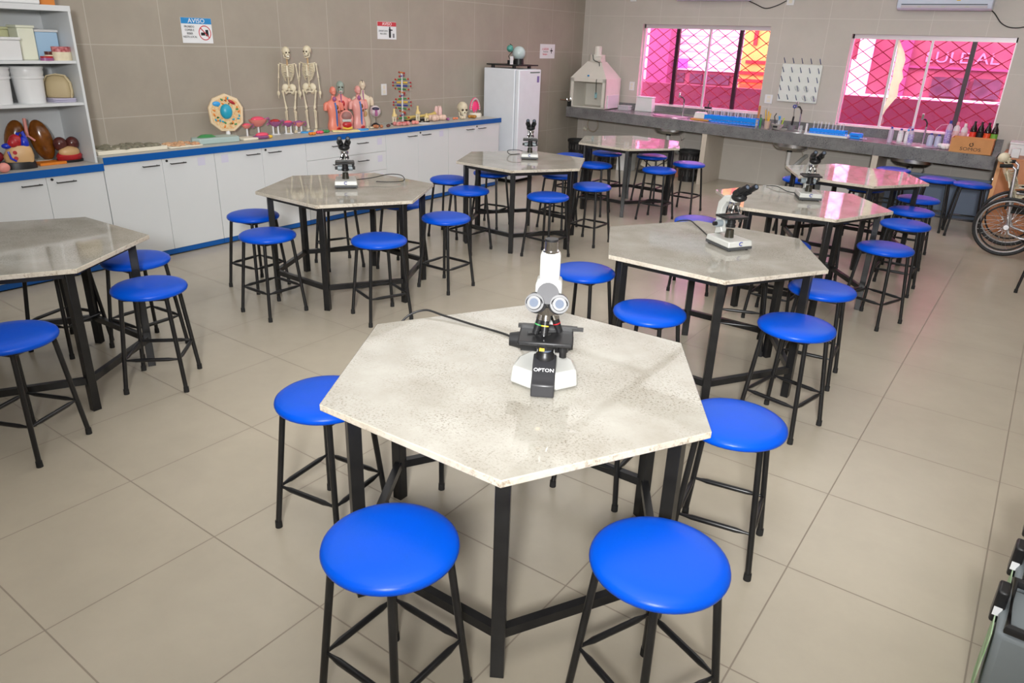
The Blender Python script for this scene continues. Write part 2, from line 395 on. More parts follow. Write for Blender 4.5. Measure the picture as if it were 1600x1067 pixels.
def window(name, W, thick, thin, tear=None):
    x0, x1, z0, z1 = W; y = YW + 0.10
    f = MB()
    f.box((x0, y - 0.03, z1 - 0.055), (x1, y + 0.03, z1)); f.box((x0, y - 0.03, z0), (x1, y + 0.03, z0 + 0.018))
    f.box((x0, y - 0.03, z0), (x0 + 0.018, y + 0.03, z1)); f.box((x1 - 0.018, y - 0.03, z0), (x1, y + 0.03, z1))
    root = struct(name, f, M_aluG)
    for xm in thin: MB().box((xm - 0.014, y - 0.02, z0 + 0.018), (xm + 0.014, y + 0.02, z1 - 0.055)).build('mullion', M_aluG, root)
    for xm in thick: MB().box((xm - 0.026, y - 0.02, z0 + 0.018), (xm + 0.026, y + 0.03, z1 - 0.055)).build('mullion', M_plum, root)
    xs = sorted([x0 + 0.018] + list(thin) + list(thick) + [x1 - 0.018])
    for a, b in zip(xs, xs[1:]):
        if tear and abs(a - tear) < 0.01:
            # film torn away along a ragged strip: the pane starts right of the tear
            edge = [(0.03, 0.0), (0.05, 0.06), (0.02, 0.14), (0.04, 0.2), (0.10, 0.30), (0.14, 0.36), (0.13, 0.5), (0.16, 0.58), (0.13, 0.66), (0.14, 0.78), (0.11, 0.86), (0.07, 0.92), (0.02, 1.0)]
            H = z1 - z0 - 0.073
            poly = [(a + e[0], z0 + 0.018 + e[1] * H) for e in edge] + [(b, z1 - 0.055), (b, z0 + 0.018)]
            M = Matrix(((1, 0, 0, 0), (0, 0, 1, y), (0, 1, 0, 0), (0, 0, 0, 1)))
            MB().prism(poly, -0.002, 0.002, M).build('pane', M_pane, root)
            strip = [(a + e[0], z0 + 0.018 + e[1] * H) for e in edge]
            poly2_ = strip + [(a + max(0.0, e[0] - 0.018 - 0.05 * abs(math.sin(7 * e[1]))), z0 + 0.018 + e[1] * H) for e in edge[::-1]]
            outer = [(a + e[0], z0 + 0.018 + e[1] * H) for e in edge]
            inner = [(a + 0.012, z0 + 0.018 + e[1] * H) for e in edge[::-1]]
            pf = MB(); Mq = Matrix(((1, 0, 0, 0), (0, 0, 1, y - 0.012), (0, 1, 0, 0), (0, 0, 0, 1)))
            for e0, e1 in zip(edge[2:-1], edge[3:]):
                w0 = max(0.006, e0[0] * 0.75); w1 = max(0.006, e1[0] * 0.75)
                pf.prism([(a + e0[0] - w0, z0 + 0.018 + e0[1] * H), (a + e0[0] + 0.006, z0 + 0.018 + e0[1] * H), (a + e1[0] + 0.006, z0 + 0.018 + e1[1] * H), (a + e1[0] - w1, z0 + 0.018 + e1[1] * H)], -0.001, 0.001, Mq)
            pf.build('peeled_film', peeled_mat(), root)
        else:
            MB().box((a, y - 0.002, z0 + 0.018), (b, y + 0.002, z1 - 0.055)).build('pane', M_pane, root)
    # diagonal security mesh outside the glass
    g = MB(); yg = YW + T + 0.05; s = 0.245
    def clipline(px, pz, dx, dz):
        t0, t1 = -9, 9
        for p, d, lo, hi in ((px, dx, x0 - 0.1, x1 + 0.1), (pz, dz, z0 - 0.1, z1 + 0.1)):
            a, b = (lo - p) / d, (hi - p) / d
            if a > b: a, b = b, a
            t0 = max(t0, a); t1 = min(t1, b)
        if t1 - t0 > 0.02: g.cyl((px + dx * t0, yg, pz + dz * t0), (px + dx * t1, yg, pz + dz * t1), 0.0058, n=6)
    k = -13
    while k < 22:
        clipline(x0 + k * s, z0, 0.82, 0.565); clipline(x0 + k * s, z0, -0.82, 0.565); k += 1
    g.build('security_grille', mat('grille_paint', sr(150, 30, 50), 0.5), root)
    return root
window('window_1', W1, (-0.53, 0.43), (-0.03,))
window('window_2', W2, (3.325,), (2.46, 2.87), tear=2.46)

# ------------------------------------------------------------------ outdoors beyond the windows
M_outw = mat('outdoor_white_render', sr(250, 250, 250), 0.8)
M_outpk = mat('outdoor_pink_column', sr(132, 72, 104), 0.8)
M_outlow = mat('outdoor_low_wall', sr(108, 62, 76), 0.8)
M_outy = mat('outdoor_yellow_panel', sr(205, 190, 80), 0.6)
M_outr = mat('outdoor_red', sr(190, 50, 40), 0.6)
M_outcor = mat('outdoor_coral_wall', sr(122, 68, 82), 0.8, noise=(2.5, 0.6, sr(146, 98, 96)))
M_outd = mat('outdoor_dark_panel', sr(58, 40, 52), 0.6, noise=(9, 0.9, sr(92, 68, 82)))
YO = 7.9
struct('ground_outside', MB().box((-9, YW + T, -0.3), (12, 16, -0.05)), mat('outdoor_paving', sr(170, 165, 160), 0.8))
o = MB().box((-6.0, 4.95, -0.05), (7.5, 5.1, 1.235)).build('parapet_wall', M_outlow); tag(o, 'low rendered wall across the yard outside the pink windows', 'wall')
b1 = thing('shop_building', 'white slatted building front seen through the window beside the fume hood', 'building', (0, YO, 0))
MB().box((-6.5, 0.05, -0.05), (0.9, 0.3, 4.8)).build('facade', M_outw, b1)
sl = MB()
for k in range(16): sl.box((-2.55, 0.0, 1.45 + 0.15 * k), (-1.1, 0.05, 1.50 + 0.15 * k))
sl.build('louvre', mat('louvre_grey', sr(215, 205, 222), 0.7), b1)
MB().box((-2.95, -0.35, -0.05), (-2.48, 0.04, 4.8)).build('column', M_outpk, b1)
MB().box((-6.4, -0.25, -0.05), (-3.35, 0.04, 4.8)).build('side_panel', M_outcor, b1)
MB().box((-1.02, -0.10, -0.05), (-0.92, 0.04, 4.8)).build('downpipe', M_outpk, b1)
MB().box((-2.47, -0.06, 0.9), (-1.12, 0.04, 1.385)).build('plinth_band', M_outcor, b1)
for (a, b) in ((-2.35, -2.2), (-2.07, -1.8), (-1.7, -1.22)): MB().box((a, -0.10, 1.14), (b, -0.065, 1.32)).build('poster', M_outd, b1)
MB().box((-2.45, -0.12, 1.385), (-1.1, 0.04, 1.42)).build('ledge', M_outw, b1)
MB().box((-2.44, -0.16, 1.42), (-2.14, -0.12, 1.60)).build('violet_sign', mat('outdoor_violet', sr(170, 90, 220), 0.6), b1)
k1 = thing('yellow_kiosk', 'yellow and red kiosk panel at the end of the yard outside', 'kiosk', (-0.92, YO - 0.4, -0.05))
MB().box((0.0, 0, 0), (1.5, 0.3, 4.6)).build('panel', M_outy, k1)
kr = MB().box((0.20, -0.04, 1.95), (0.27, 0, 4.6)); kr.box((0.0, -0.04, 1.42), (0.5, 0, 1.48)); kr.box((0.0, -0.04, 1.28), (0.9, 0, 1.34)); kr.box((0.1, -0.04, 1.62), (0.5, 0, 1.68))
kr.build('stripe', M_outr, k1)
MB().box((0.05, -0.05, 1.05), (0.5, 0, 1.25)).build('orange_panel', mat('outdoor_orange', sr(235, 90, 40), 0.6), k1)
b2 = thing('sign_building', 'red fronted building with faint white lettering outside the torn film window', 'building', (0, YO, 0))
MB().box((0.95, 0.0, -0.05), (7, 0.3, 4.8)).build('facade', M_outcor, b2)
MB().box((1.12, -0.12, 1.05), (1.36, 0.0, 4.8)).build('white_column', M_outw, b2)
MB().box((1.06, -0.2, 1.05), (1.30, -0.12, 1.72)).build('white_box', M_outw, b2)
MB().box((1.75, -0.10, 1.02), (2.0, 0.0, 4.8)).build('pink_column', M_outpk, b2)
MB().box((1.3, -0.3, 0.98), (7, -0.01, 1.14)).build('white_ledge', M_outw, b2)  # ledge in the same white render as the column
MB().box((1.9, -0.06, 1.62), (5, -0.01, 1.66)).build('trim_line', M_outpk, b2)
for (a, b) in ((2.42, 2.98), (3.05, 3.46)): MB().box((a, -0.09, 1.18), (b, -0.03, 1.49)).build('poster', M_outd, b2)
text('lettering', 'LULE AL', 0.25, mat('outdoor_letter', sr(205, 140, 150), 0.7), b2, face_mat((2.78, -0.02, 1.80), (1, 0, 0), (0, 0, 1)), 0.01, sx=1.25)
bs = MB()
for k in range(40):
    bs.ell((1.85 + random.random() * 0.4, -0.45 + random.random() * 0.1, 1.0 + random.random() * 0.13), 0.028, n=6, m=4)
hd = bs.build('hedge', mat('outdoor_hedge', sr(110, 70, 70), 0.8), b2); hd['kind'] = 'stuff'

# ------------------------------------------------------------------ stool
GS = 'blue topped stools around the tables'
SH = 0.581
def make_stool():
    t = thing('lab_stool', '', 'stool', group=GS)
    R = 0.19
    prof = [(0, 0.010), (R * 0.5, 0.009), (R * 0.80, 0.004), (R * 0.93, -0.004), (R * 0.985, -0.012), (R, -0.022), (R * 0.985, -0.031), (R * 0.95, -0.036), (0.0, -0.036)]
    MB().lathe([(r, SH - 0.010 + z) for r, z in prof], n=48).build('seat', M_blue, t, smooth=True)
    MB().lathe([(0, SH - 0.05), (0.165, SH - 0.05), (0.165, SH - 0.0455), (0, SH - 0.0455)], n=32).build('seat_board', M_under, t)
    fr = MB()
    ft = [(0.217 * math.cos(PI / 4 + k * PI / 2), 0.217 * math.sin(PI / 4 + k * PI / 2)) for k in range(4)]
    tp = [(x * 0.73, y * 0.73) for x, y in ft]
    for k in range(4):
        a, b = tp[k], tp[(k + 1) % 4]
        fr.tube([(a[0], a[1], SH - 0.058), (b[0], b[1], SH - 0.058)], 0.0095, 8)
    fr.build('seat_frame', M_steelB, t, smooth=True)
    for k in range(4):
        lg = MB().cyl((tp[k][0], tp[k][1], SH - 0.05), (ft[k][0], ft[k][1], 0.02), 0.0115, n=12).build('leg', M_steelB, t, smooth=True)
        MB().cyl((ft[k][0], ft[k][1], 0.0), (ft[k][0], ft[k][1], 0.03), 0.0145, 0.0135, n=12).build('rubber_foot', M_rub, lg)
        f = 1 - 0.27 * (0.19 / (SH - 0.05))
        a = Vector((ft[k][0] * f, ft[k][1] * f, 0.19)); b_ = ft[(k + 1) % 4]; b = Vector((b_[0] * f, b_[1] * f, 0.19))
        MB().tube([a, a.lerp(b, 0.1), a.lerp(b, 0.2), a.lerp(b, 0.8), a.lerp(b, 0.9), b], [0.005, 0.0065, 0.0105, 0.0105, 0.0065, 0.005], 10).build('stretcher', M_steelB, t, smooth=True)
    return t
stool0 = make_stool()
used = [False]
def stool(x, y, deg, label):
    if not used[0]:
        used[0] = True; stool0.location = (x, y, 0); stool0.rotation_euler = (0, 0, math.radians(deg)); stool0['label'] = label
    else: dup(stool0, (x, y, 0), math.radians(deg), label)

# ------------------------------------------------------------------ table
RT = 0.67; TH = 0.777
def make_table():
    t = thing('hexagonal_table', '', 'table', group='hexagonal stone topped tables')
    hx = [(math.cos(k * PI / 3), math.sin(k * PI / 3)) for k in range(6)]
    tp = MB().prism([(RT * x, RT * y) for x, y in hx], TH - 0.024, TH).build('tabletop', M_top, t, bevel=0.003)
    tp.data.materials.append(M_edge)
    for p in tp.data.polygons:
        if abs(p.normal.z) < 0.5: p.material_index = 1
    RL = 0.855 * RT
    def frame(z0, z1, w, name):
        f = MB()
        for k in range(6):
            a = Vector((hx[k][0] * RL, hx[k][1] * RL, 0)); b = Vector((hx[(k + 1) % 6][0] * RL, hx[(k + 1) % 6][1] * RL, 0))
            d = (b - a).normalized(); n_ = Vector((-d.y, d.x, 0)) * w / 2
            f.prism([(a + n_)[:2], (b + n_)[:2], (b - n_)[:2], (a - n_)[:2]], z0, z1)
        return f.build(name, M_steelB, t)
    frame(TH - 0.062, TH - 0.024, 0.03, 'apron_frame')
    frame(0.150, 0.185, 0.028, 'foot_rail')
    for k in range(6):
        a = k * PI / 3
        MB().box((RL - 0.021, -0.021, 0), (RL + 0.021, 0.021, TH - 0.024), rz=a, about=(0, 0, 0)).build('leg', M_steelB, t, bevel=0.002)
    return t
tabs = [
 (3.053, -5.53, -3.124, 0.695, 'stone topped hexagonal table carrying the large trinocular microscope'),
 (2.909, -3.43, -3.172, 0.668, 'stone topped hexagonal table whose white microscope is turned sideways'),
 (0.166, -3.693, -3.161, 0.668, 'stone topped hexagonal table in front of the drawer cabinet, with a microscope and looped cable'),
 (0.271, -1.563, -3.200, 0.668, 'stone topped hexagonal table in front of the white fridge'),
 (0.340, 0.547, -3.236, 0.660, 'bare stone topped hexagonal table in the corner below the fume hood'),
 (2.91, -1.60, -3.02, 0.652, 'hexagonal table with a microscope, pink window reflected at its tip'),
 (2.928, 0.107, -3.198, 0.650, 'bare hexagonal table closest to the sinks, reflecting the pink window'),
 (0.130, -5.98, -3.10, 0.655, 'bare stone topped hexagonal table beside the open shelving unit'),
]
table0 = make_table()
for i, (x, y, a, r, lab) in enumerate(tabs):
    s = r / RT
    if i == 0:
        o = table0; o.location = (x, y, 0); o.rotation_euler = (0, 0, a); o.scale = (s, s, 1); o['label'] = lab
    else: dup(table0, (x, y, 0), a, lab, (s, s, 1))

TN = {1: 'table with the large trinocular microscope', 2: 'table with the sideways microscope', 3: 'table in front of the drawer cabinet', 4: 'table in front of the fridge',
      5: 'corner table below the fume hood', 6: 'microscope table reflecting the pink window', 7: 'bare table nearest the sinks', 8: 'bare table beside the open shelving'}
SN = [
 (1, 3.164, -6.289, 0, 'smooth blue stool at the near left edge of the '), (1, 3.777, -5.888, -23, 'wrinkled blue stool, near right edge of the '),
 (1, 2.355, -5.82, 8, 'blue stool half under the left corner of the '), (1, 3.663, -4.996, 10, 'blue stool half under the right corner of the '),
 (1, 3.08, -4.90, 2, 'blue stool pushed right under the back of the '), (1, 2.42, -5.22, -5, 'stool under the back left side of the '),
 (2, 2.884, -4.11, 0, 'blue stool in front of the near left edge of the '), (2, 2.257, -3.722, 0, 'blue stool at the left corner of the '),
 (2, 3.549, -3.804, -12, 'blue stool at the near right edge of the '), (2, 3.489, -3.074, 5, 'blue stool tucked at the right corner of the '),
 (2, 2.98, -2.87, 20, 'blue stool pushed under the back of the '),
 (3, -0.375, -4.166, 5, 'blue stool at the left corner of the '), (3, 0.179, -4.452, 0, 'blue stool at the near left edge of the '),
 (3, 0.825, -4.034, -20, 'blue stool at the near right edge of the '), (3, 0.721, -3.217, 0, 'blue stool at the right corner of the '),
 (3, 0.10, -3.065, 10, 'stool half hidden behind the '), (3, -0.348, -3.377, -20, 'stool hidden behind the '),
 (4, -0.336, -1.94, 15, 'blue stool at the left corner of the '), (4, 0.153, -2.24, 0, 'blue stool at the near left edge of the '),
 (4, 0.832, -1.949, -5, 'blue stool at the near right edge of the '), (4, 0.865, -1.225, 0, 'blue stool at the right corner of the '),
 (4, -0.28, -1.331, 10, 'blue stool behind the left part of the '), (4, 0.286, -0.892, 0, 'blue stool behind the right part of the '),
 (5, -0.351, 0.367, 0, 'blue stool at the left corner of the '), (5, 0.22, -0.025, 10, 'blue stool at the near left edge of the '),
 (5, -0.156, 0.924, 0, 'blue stool behind the left part of the '), (5, 0.373, 1.119, 0, 'blue stool behind the right part of the '),
 (5, 0.905, 0.202, 0, 'blue stool at the near right edge of the '), (5, 0.969, 0.879, 0, 'blue stool near the bin by the '),
 (6, 3.591, -1.753, -20, 'blue stool at the near right corner of the '), (6, 3.568, -0.797, 0, 'blue stool at the far right corner of the '),
 (6, 2.449, -1.008, 0, 'blue stool hidden at the back left of the '), (6, 2.246, -1.919, 15, 'blue stool at the left corner of the '),
 (6, 2.99, -2.169, 0, 'blue stool at the near edge of the '), (6, 3.0, -0.95, 12, 'stool hidden behind the '),
 (7, 2.287, 0.793, 0, 'blue stool at the back left of the '), (7, 3.512, -0.159, 0, 'blue stool at the near right edge of the '),
 (7, 3.467, 0.534, 0, 'violet sheened stool at the right corner of the '), (7, 2.93, 0.80, 0, 'dark blue stool under the back of the '),
 (8, 0.107, -5.334, 5, 'blue stool closest to the cabinets at the '), (8, 0.642, -5.553, 45, 'blue stool standing clear of the right corner of the '),
 (8, 0.837, -6.304, 25, 'blue stool cut by the picture edge beside the '), (8, -0.24, -5.64, 20, 'stool hidden behind the '),
]
for (t_, x, y, dg, lab) in SN: stool(x, y, dg, lab + TN[t_])
stool(2.923, 2.41, 0, 'dark blue stool under the sink counter beside the tiled pier')
stool(3.444, 2.021, 0, 'dark blue stool before the grey blue board, left of the pair')
stool(3.79, 1.956, 10, 'dark blue stool before the grey blue board, nearest the wheelchair')
stool(4.64, -0.22, 25, 'stool at the picture edge in front of the wheelchair, only legs showing')

# ------------------------------------------------------------------ white cabinets along the side wall
XB = -1.615
HC = 0.885
GC = 'white base cabinets along the tiled wall'
def handle(parent, y, z, L=0.14):
    h = MB().cyl((XB + 0.028, y - L / 2, z), (XB + 0.028, y + L / 2, z), 0.005, n=8)
    for s_ in (-1, 1): h.cyl((XB, y + s_ * (L / 2 - 0.01), z), (XB + 0.028, y + s_ * (L / 2 - 0.01), z), 0.004, n=6)
    h.build('handle', M_dark, parent)
def cabinet(y0, y1, split, label, hc=HC, drawers=False, lock=True, sticker=()):
    t = thing('base_cabinet', label, 'cabinet', (0, 0, 0), group=GC)
    MB().box((XW + 0.005, y0 + 0.001, 0.055), (XB - 0.02, y1 - 0.001, hc - 0.055)).build('body', M_lam, t)
    MB().box((XW + 0.005, y0 + 0.001, 0.012), (XB - 0.004, y1 - 0.001, 0.055)).build('plinth', M_bluelam, t)
    zt = hc - 0.058; g = 0.0015
    if drawers:
        zs = [0.057, 0.255, 0.455, 0.652, zt]
        for (a, b) in ((y0, y1),):
            for k in range(4):
                d = MB().box((XB - 0.0185, a + g, zs[k] + g), (XB, b - g, zs[k + 1] - g)).build('drawer', M_lam, t, bevel=0.001)
                zz = (zs[k] + zs[k + 1]) / 2 + 0.03
                handle(d, a + 0.40, zz, 0.15); handle(d, b - 0.36, zz, 0.15)
                MB().box((XB, b - 0.13, zz - 0.04), (XB + 0.001, b - 0.06, zz + 0.03)).build('sticker', M_sticker, d)
    else:
        for k, (a, b) in enumerate(((y0, split), (split, y1))):
            d = MB().box((XB - 0.0185, a + g, 0.057), (XB, b - g, zt)).build('door', M_lam, t, bevel=0.001)
            yh = (b - 0.11) if k == 0 else (a + 0.13)
            handle(d, yh, zt - 0.045)
            if k == 1 and lock: MB().cyl((XB, a + 0.04, zt - 0.02), (XB + 0.006, a + 0.04, zt - 0.02), 0.010, n=12).build('lock', M_dark, d)
            if (k in sticker): 
                ys = (b - 0.13) if k == 1 else (a + 0.1)
                MB().box((XB, ys - 0.035, zt - 0.09), (XB + 0.001, ys + 0.035, zt - 0.02)).build('sticker', M_sticker, d)
    return t
M_sticker = mat('lilac_sticker', sr(206, 204, 222), 0.6)
ZS = 0.842
cabinet(-5.62, -4.616, -5.04, 'white two door cabinet under the open shelving unit', hc=ZS)
cabinet(-6.66, -5.622, -6.14, 'white two door cabinet at the left picture edge below the lung model', hc=ZS)
cabinet(-4.612, -3.641, -4.128, 'white two door cabinet below the trays of small models', sticker=(1,))
cabinet(-3.639, -2.631, -3.143, 'white two door cabinet below the cell model', sticker=(0,))
cabinet(-2.629, -1.523, -2.095, 'white drawer cabinet below the skeletons and torsos', drawers=True)
cabinet(-1.521, -0.457, -1.0, 'white two door cabinet below the spiral ladder model', sticker=(1,))
cabinet(-0.455, 0.576, 0.059, 'white two door cabinet next to the fridge')
def worktop(y0, y1, hc, label):
    t = thing('worktop', label, 'worktop', (0, 0, 0), group='blue edged worktops')
    MB().box((XW + 0.002, y0, hc - 0.055), (XB + 0.012, y1, hc - 0.001)).build('slab', M_laminn, t)
    f = MB().box((XB + 0.0125, y0, hc - 0.056), (XB + 0.016, y1, hc)); f.build('blue_edging', M_bluelam, t)
worktop(-6.66, -4.614, ZS, 'blue edged worktop carrying the open shelving unit')
worktop(-4.611, -2.097, HC, 'blue edged worktop under the cell model and the first skeleton')
worktop(-2.094, 0.60, HC, 'blue edged worktop under the torsos, skull and denture models')

# open shelving
t = thing('open_shelving', 'tall white open shelving unit standing on the blue edged worktop', 'shelving', (0, 0, 0))
Yr = -4.625; Yl = -6.3; X0 = XW + 0.01; X1 = -1.66
MB().box((X0, Yr - 0.018, ZS), (X1, Yr, 1.96)).build('side_panel', M_lam, t)
MB().box((X0, Yl, ZS), (X1, Yl + 0.018, 1.96)).build('side_panel', M_lam, t)
MB().box((X0, Yl, 1.925), (X1 + 0.002, Yr + 0.001, 1.962)).build('top_panel', M_lam, t)
MB().box((X0, Yl + 0.018, ZS), (X0 + 0.01, Yr - 0.018, 1.925)).build('back_panel', M_lam, t)
for z in (1.59, 1.295): MB().box((X0 + 0.01, Yl + 0.018, z - 0.02), (X1 - 0.012, Yr - 0.018, z)).build('shelf', M_lam, t)

# ------------------------------------------------------------------ items in the shelving
def crate(name, lab, cat, x0, x1, y0, y1, z, h, m, lid=None, taper=0.98, group=None):
    t = thing(name, lab, cat, ((x0 + x1) / 2, (y0 + y1) / 2, z), group=group)
    dx, dy = (x1 - x0) / 2, (y1 - y0) / 2
    MB().prism([(-dx * taper, -dy * taper), (dx * taper, -dy * taper), (dx * taper, dy * taper), (-dx * taper, dy * taper)], 0, h, scale1=1 / taper).build('body', m, t, bevel=0.006)
    MB().box((-dx - 0.006, -dy - 0.006, h), (dx + 0.006, dy + 0.006, h + 0.018)).build('lid', lid or m, t, bevel=0.004)
    return t
crate('storage_tub', 'white lidded tub at the end of the upper shelf', 'tub', -1.86, -1.70, -5.32, -4.985, 1.59, 0.135, M_whiteP)
crate('storage_tub', 'tall cream lidded box on the upper shelf', 'box', -1.95, -1.80, -4.95, -4.838, 1.59, 0.215, mat('cream_box', sr(232, 234, 214), 0.4))
crate('storage_tub', 'pale blue lidded box against the back of the upper shelf', 'box', -2.0, -1.86, -4.825, -4.655, 1.59, 0.19, mat('pale_blue_box', sr(175, 208, 236), 0.4), M_whiteP)
crate('storage_tub', 'pale yellow box behind the white tub on the upper shelf', 'box', -2.09, -1.99, -5.5, -4.93, 1.59, 0.20, mat('pale_yellow_box', sr(226, 226, 180), 0.4))
def ringmodel(lab, x, y, z, r, h, m1, m2):
    t = thing('organ_slice', lab, 'model', (x, y, z))
    MB().lathe([(0, 0), (r, 0), (r * 1.02, h * 0.5), (r, h * 0.62), (0, h * 0.62)], n=20, sx=0.7).build('base', m2, t, smooth=True)
    MB().lathe([(0, h * 0.6), (r * 0.95, h * 0.6), (r * 0.97, h), (r * 0.6, h * 0.93), (0, h * 0.8)], n=20, sx=0.7).build('surface', m1, t, smooth=True)
ringmodel('red and cream sectioned organ model stacked at the end of the upper shelf', -1.74, -4.705, 1.59, 0.068, 0.095, mat('red_mottled', sr(150, 50, 60), 0.35, noise=(45, 1.0, sr(220, 150, 150))), M_bone)
ringmodel('small reddish organ slice lying low on the upper shelf', -1.70, -4.83, 1.59, 0.045, 0.03, M_red, M_mauve)
ringmodel('brown and cream organ slice leaning beside the pale blue box', -1.76, -4.775, 1.59, 0.04, 0.06, M_darkbrown, M_bone)
def bucket(lab, x, y, z, r, h):
    t = thing('bucket', lab, 'bucket', (x, y, z), group='white buckets on the middle shelf')
    MB().lathe([(0, 0), (r * 0.86, 0), (r * 0.95, h * 0.72), (r * 1.02, h * 0.73), (r * 1.02, h * 0.79), (r * 0.97, h * 0.8), (r * 1.03, h * 0.9), (r, h)], n=36).build('body', M_whiteP, t, smooth=True)
    MB().lathe([(0, h), (r * 1.05, h), (r * 1.06, h + 0.015), (r, h + 0.02), (0, h + 0.018)], n=36).build('lid', M_whiteP, t, smooth=True)
    return t
bucket('white lidded bucket next to the beige bag', -1.83, -4.935, 1.295, 0.105, 0.235)
bucket('white lidded bucket cut by the picture edge', -1.83, -5.16, 1.295, 0.105, 0.235)
t = thing('zip_bag', 'beige zipped bag standing on papers on the middle shelf', 'bag', (-1.84, -4.725, 1.325), rz=0.9)
MB().loft([(0, 0, 0, 0.085, 0.055), (0.02, 0, 0, 0.092, 0.065), (0.10, 0, 0, 0.088, 0.058), (0.145, 0, 0, 0.07, 0.045), (0.16, 0, 0, 0.03, 0.03)], p=3.2).build('body', M_beige, t, smooth=True)
zz = MB()
for yy in (-0.045, -0.02): zz.tube([(0.085, yy, 0.0), (0.093, yy, 0.05), (0.088, yy, 0.11), (0.06, yy, 0.158), (0, yy, 0.167), (-0.06, yy, 0.155), (-0.09, yy, 0.1), (-0.09, yy, 0.0)], 0.004, 6)
zz.build('zip', mat('bag_piping', sr(222, 205, 165), 0.5), t)
pp = MB()
for k in range(7): pp.box((-1.94 + 0.01 * k, -4.82, 1.295 + 0.004 * k), (-1.74 + 0.006 * (k % 3), -4.665, 1.298 + 0.004 * k), rz=0.04 * (k % 3 - 1))
tag(pp.build('paper_stack', mat('lilac_paper', sr(205, 200, 222), 0.7)), 'loose stack of papers under the beige bag', 'papers')
# on top of the unit
tag(MB().box((-2.0, -5.6, 1.963), (-1.70, -4.80, 2.015)).build('flat_case', M_whiteP, bevel=0.01), 'white flat case lying on top of the shelving unit', 'case')
tag(MB().box((-2.05, -4.74, 1.963), (-1.84, -4.53 - 0.11, 2.13)).build('orange_box', mat('orange_card', sr(205, 125, 50), 0.6)), 'orange brown box on top of the shelving unit', 'box')
tag(MB().box((-1.98, -5.5, 2.016), (-1.75, -5.05, 2.03)).build('dark_red_folder', mat('maroon_card', sr(110, 25, 35), 0.6)), 'dark red folder on the white flat case', 'folder')
# lung and heart model
LZ = ZS
t = thing('lung_model', 'amber brown pair of lungs model with windpipe at the back of the worktop', 'anatomy model', (-1.98, -4.955, LZ), rz=-0.45)
def halfell(mb, cy, s):
    R_ = Matrix.Rotation(s * 0.16, 3, 'X')
    mb.ell((0, cy, 0.165), 0.05, 0.075, 0.155, n=20, m=14, R=R_)
halfell(l1 := MB(), 0.085, 1); l1.build('lung', M_brown, t, smooth=True)
halfell(l2 := MB(), -0.085, -1); l2.build('lung', M_brown, t, smooth=True)
wp = MB().cyl((0.045, 0, 0.2), (0.02, 0, 0.33), 0.012, n=12); wp.cyl((0.05, 0, 0.21), (0.06, 0.045, 0.17), 0.008, n=8); wp.cyl((0.05, 0, 0.21), (0.06, -0.045, 0.17), 0.008, n=8)
wp.build('windpipe', M_fleshP, t, smooth=True)
MB().lathe([(0, 0), (0.13, 0), (0.13, 0.02), (0, 0.02)], n=28, sx=0.5).build('base', M_cream, t)
t = thing('heart_model', 'tan sectioned chest model with red and blue heart on a black base', 'anatomy model', (-1.79, -5.14, LZ), rz=-0.35)
MB().lathe([(0, 0), (0.125, 0), (0.12, 0.04), (0.115, 0.05), (0, 0.05)], n=28, sx=0.6).build('base', M_black, t, smooth=True)
MB().loft([(0.045, 0, 0.02, 0.055, 0.09), (0.09, 0, 0.02, 0.06, 0.098), (0.14, 0, 0.03, 0.055, 0.08), (0.165, 0, 0.035, 0.045, 0.06)], p=3).build('torso_block', M_tan, t, smooth=True)
MB().ell((0.01, 0.02, 0.195), 0.04, 0.045, 0.05).ell((0.03, 0.0, 0.185), 0.03, 0.035, 0.035).build('heart', M_red, t, smooth=True)
vv = MB().ell((0.015, 0.07, 0.18), 0.03, 0.03, 0.05).ell((0.03, -0.04, 0.165), 0.02, 0.035, 0.02); vv.tube([(0.01, 0.03, 0.2), (0.01, 0.04, 0.25), (0.01, 0.07, 0.26), (0.015, 0.085, 0.2)], 0.013, 8); vv.tube([(0.06, -0.04, 0.13), (0.066, -0.03, 0.08), (0.06, 0.0, 0.06)], 0.008, 6)
vv.build('veins', mat('heart_blue', sr(20, 50, 190), 0.3), t, smooth=True)
MB().cyl((0.052, 0.0, 0.12), (0.062, 0.0, 0.12), 0.014, n=12).cyl((0.052, 0.0, 0.08), (0.064, 0.0, 0.08), 0.014, n=12).build('vessel_end', M_red, t)
MB().ell((0.0, -0.13, 0.09), 0.045, 0.06, 0.045).build('muscle', mat('maroon_muscle', sr(130, 30, 45), 0.3), t, smooth=True)
tag(MB().box((-1.90, -4.99, LZ), (-1.78, -4.80, LZ + 0.018)).build('orange_plate', M_orange), 'flat orange plate lying in front of the lung model', 'plate')
t = thing('organ_model', 'dark brown liver and stomach model on a black base', 'anatomy model', (-1.86, -4.74, LZ), rz=0.0)
MB().lathe([(0, 0), (0.10, 0), (0.10, 0.018), (0, 0.018)], n=28, sx=0.6).build('base', M_black, t)
MB().loft([(0.018, 0, 0, 0.05, 0.09), (0.05, 0.005, 0, 0.055, 0.095), (0.075, 0, 0, 0.04, 0.075)], p=2).build('lower_layer', M_red, t, smooth=True)
MB().ell((0.015, 0, 0.075), 0.045, 0.078, 0.045).build('stomach', M_tan, t, smooth=True)
MB().ell((-0.01, 0.045, 0.135), 0.045, 0.048, 0.052).ell((-0.01, -0.045, 0.135), 0.045, 0.05, 0.055).build('liver', M_darkbrown, t, smooth=True)
tag(MB().ell((-1.66, -5.28, LZ + 0.035), 0.03, 0.04, 0.035).build('flesh_piece', M_fleshP, smooth=True), 'small pink rounded model piece at the worktop edge by the picture border', 'model piece')

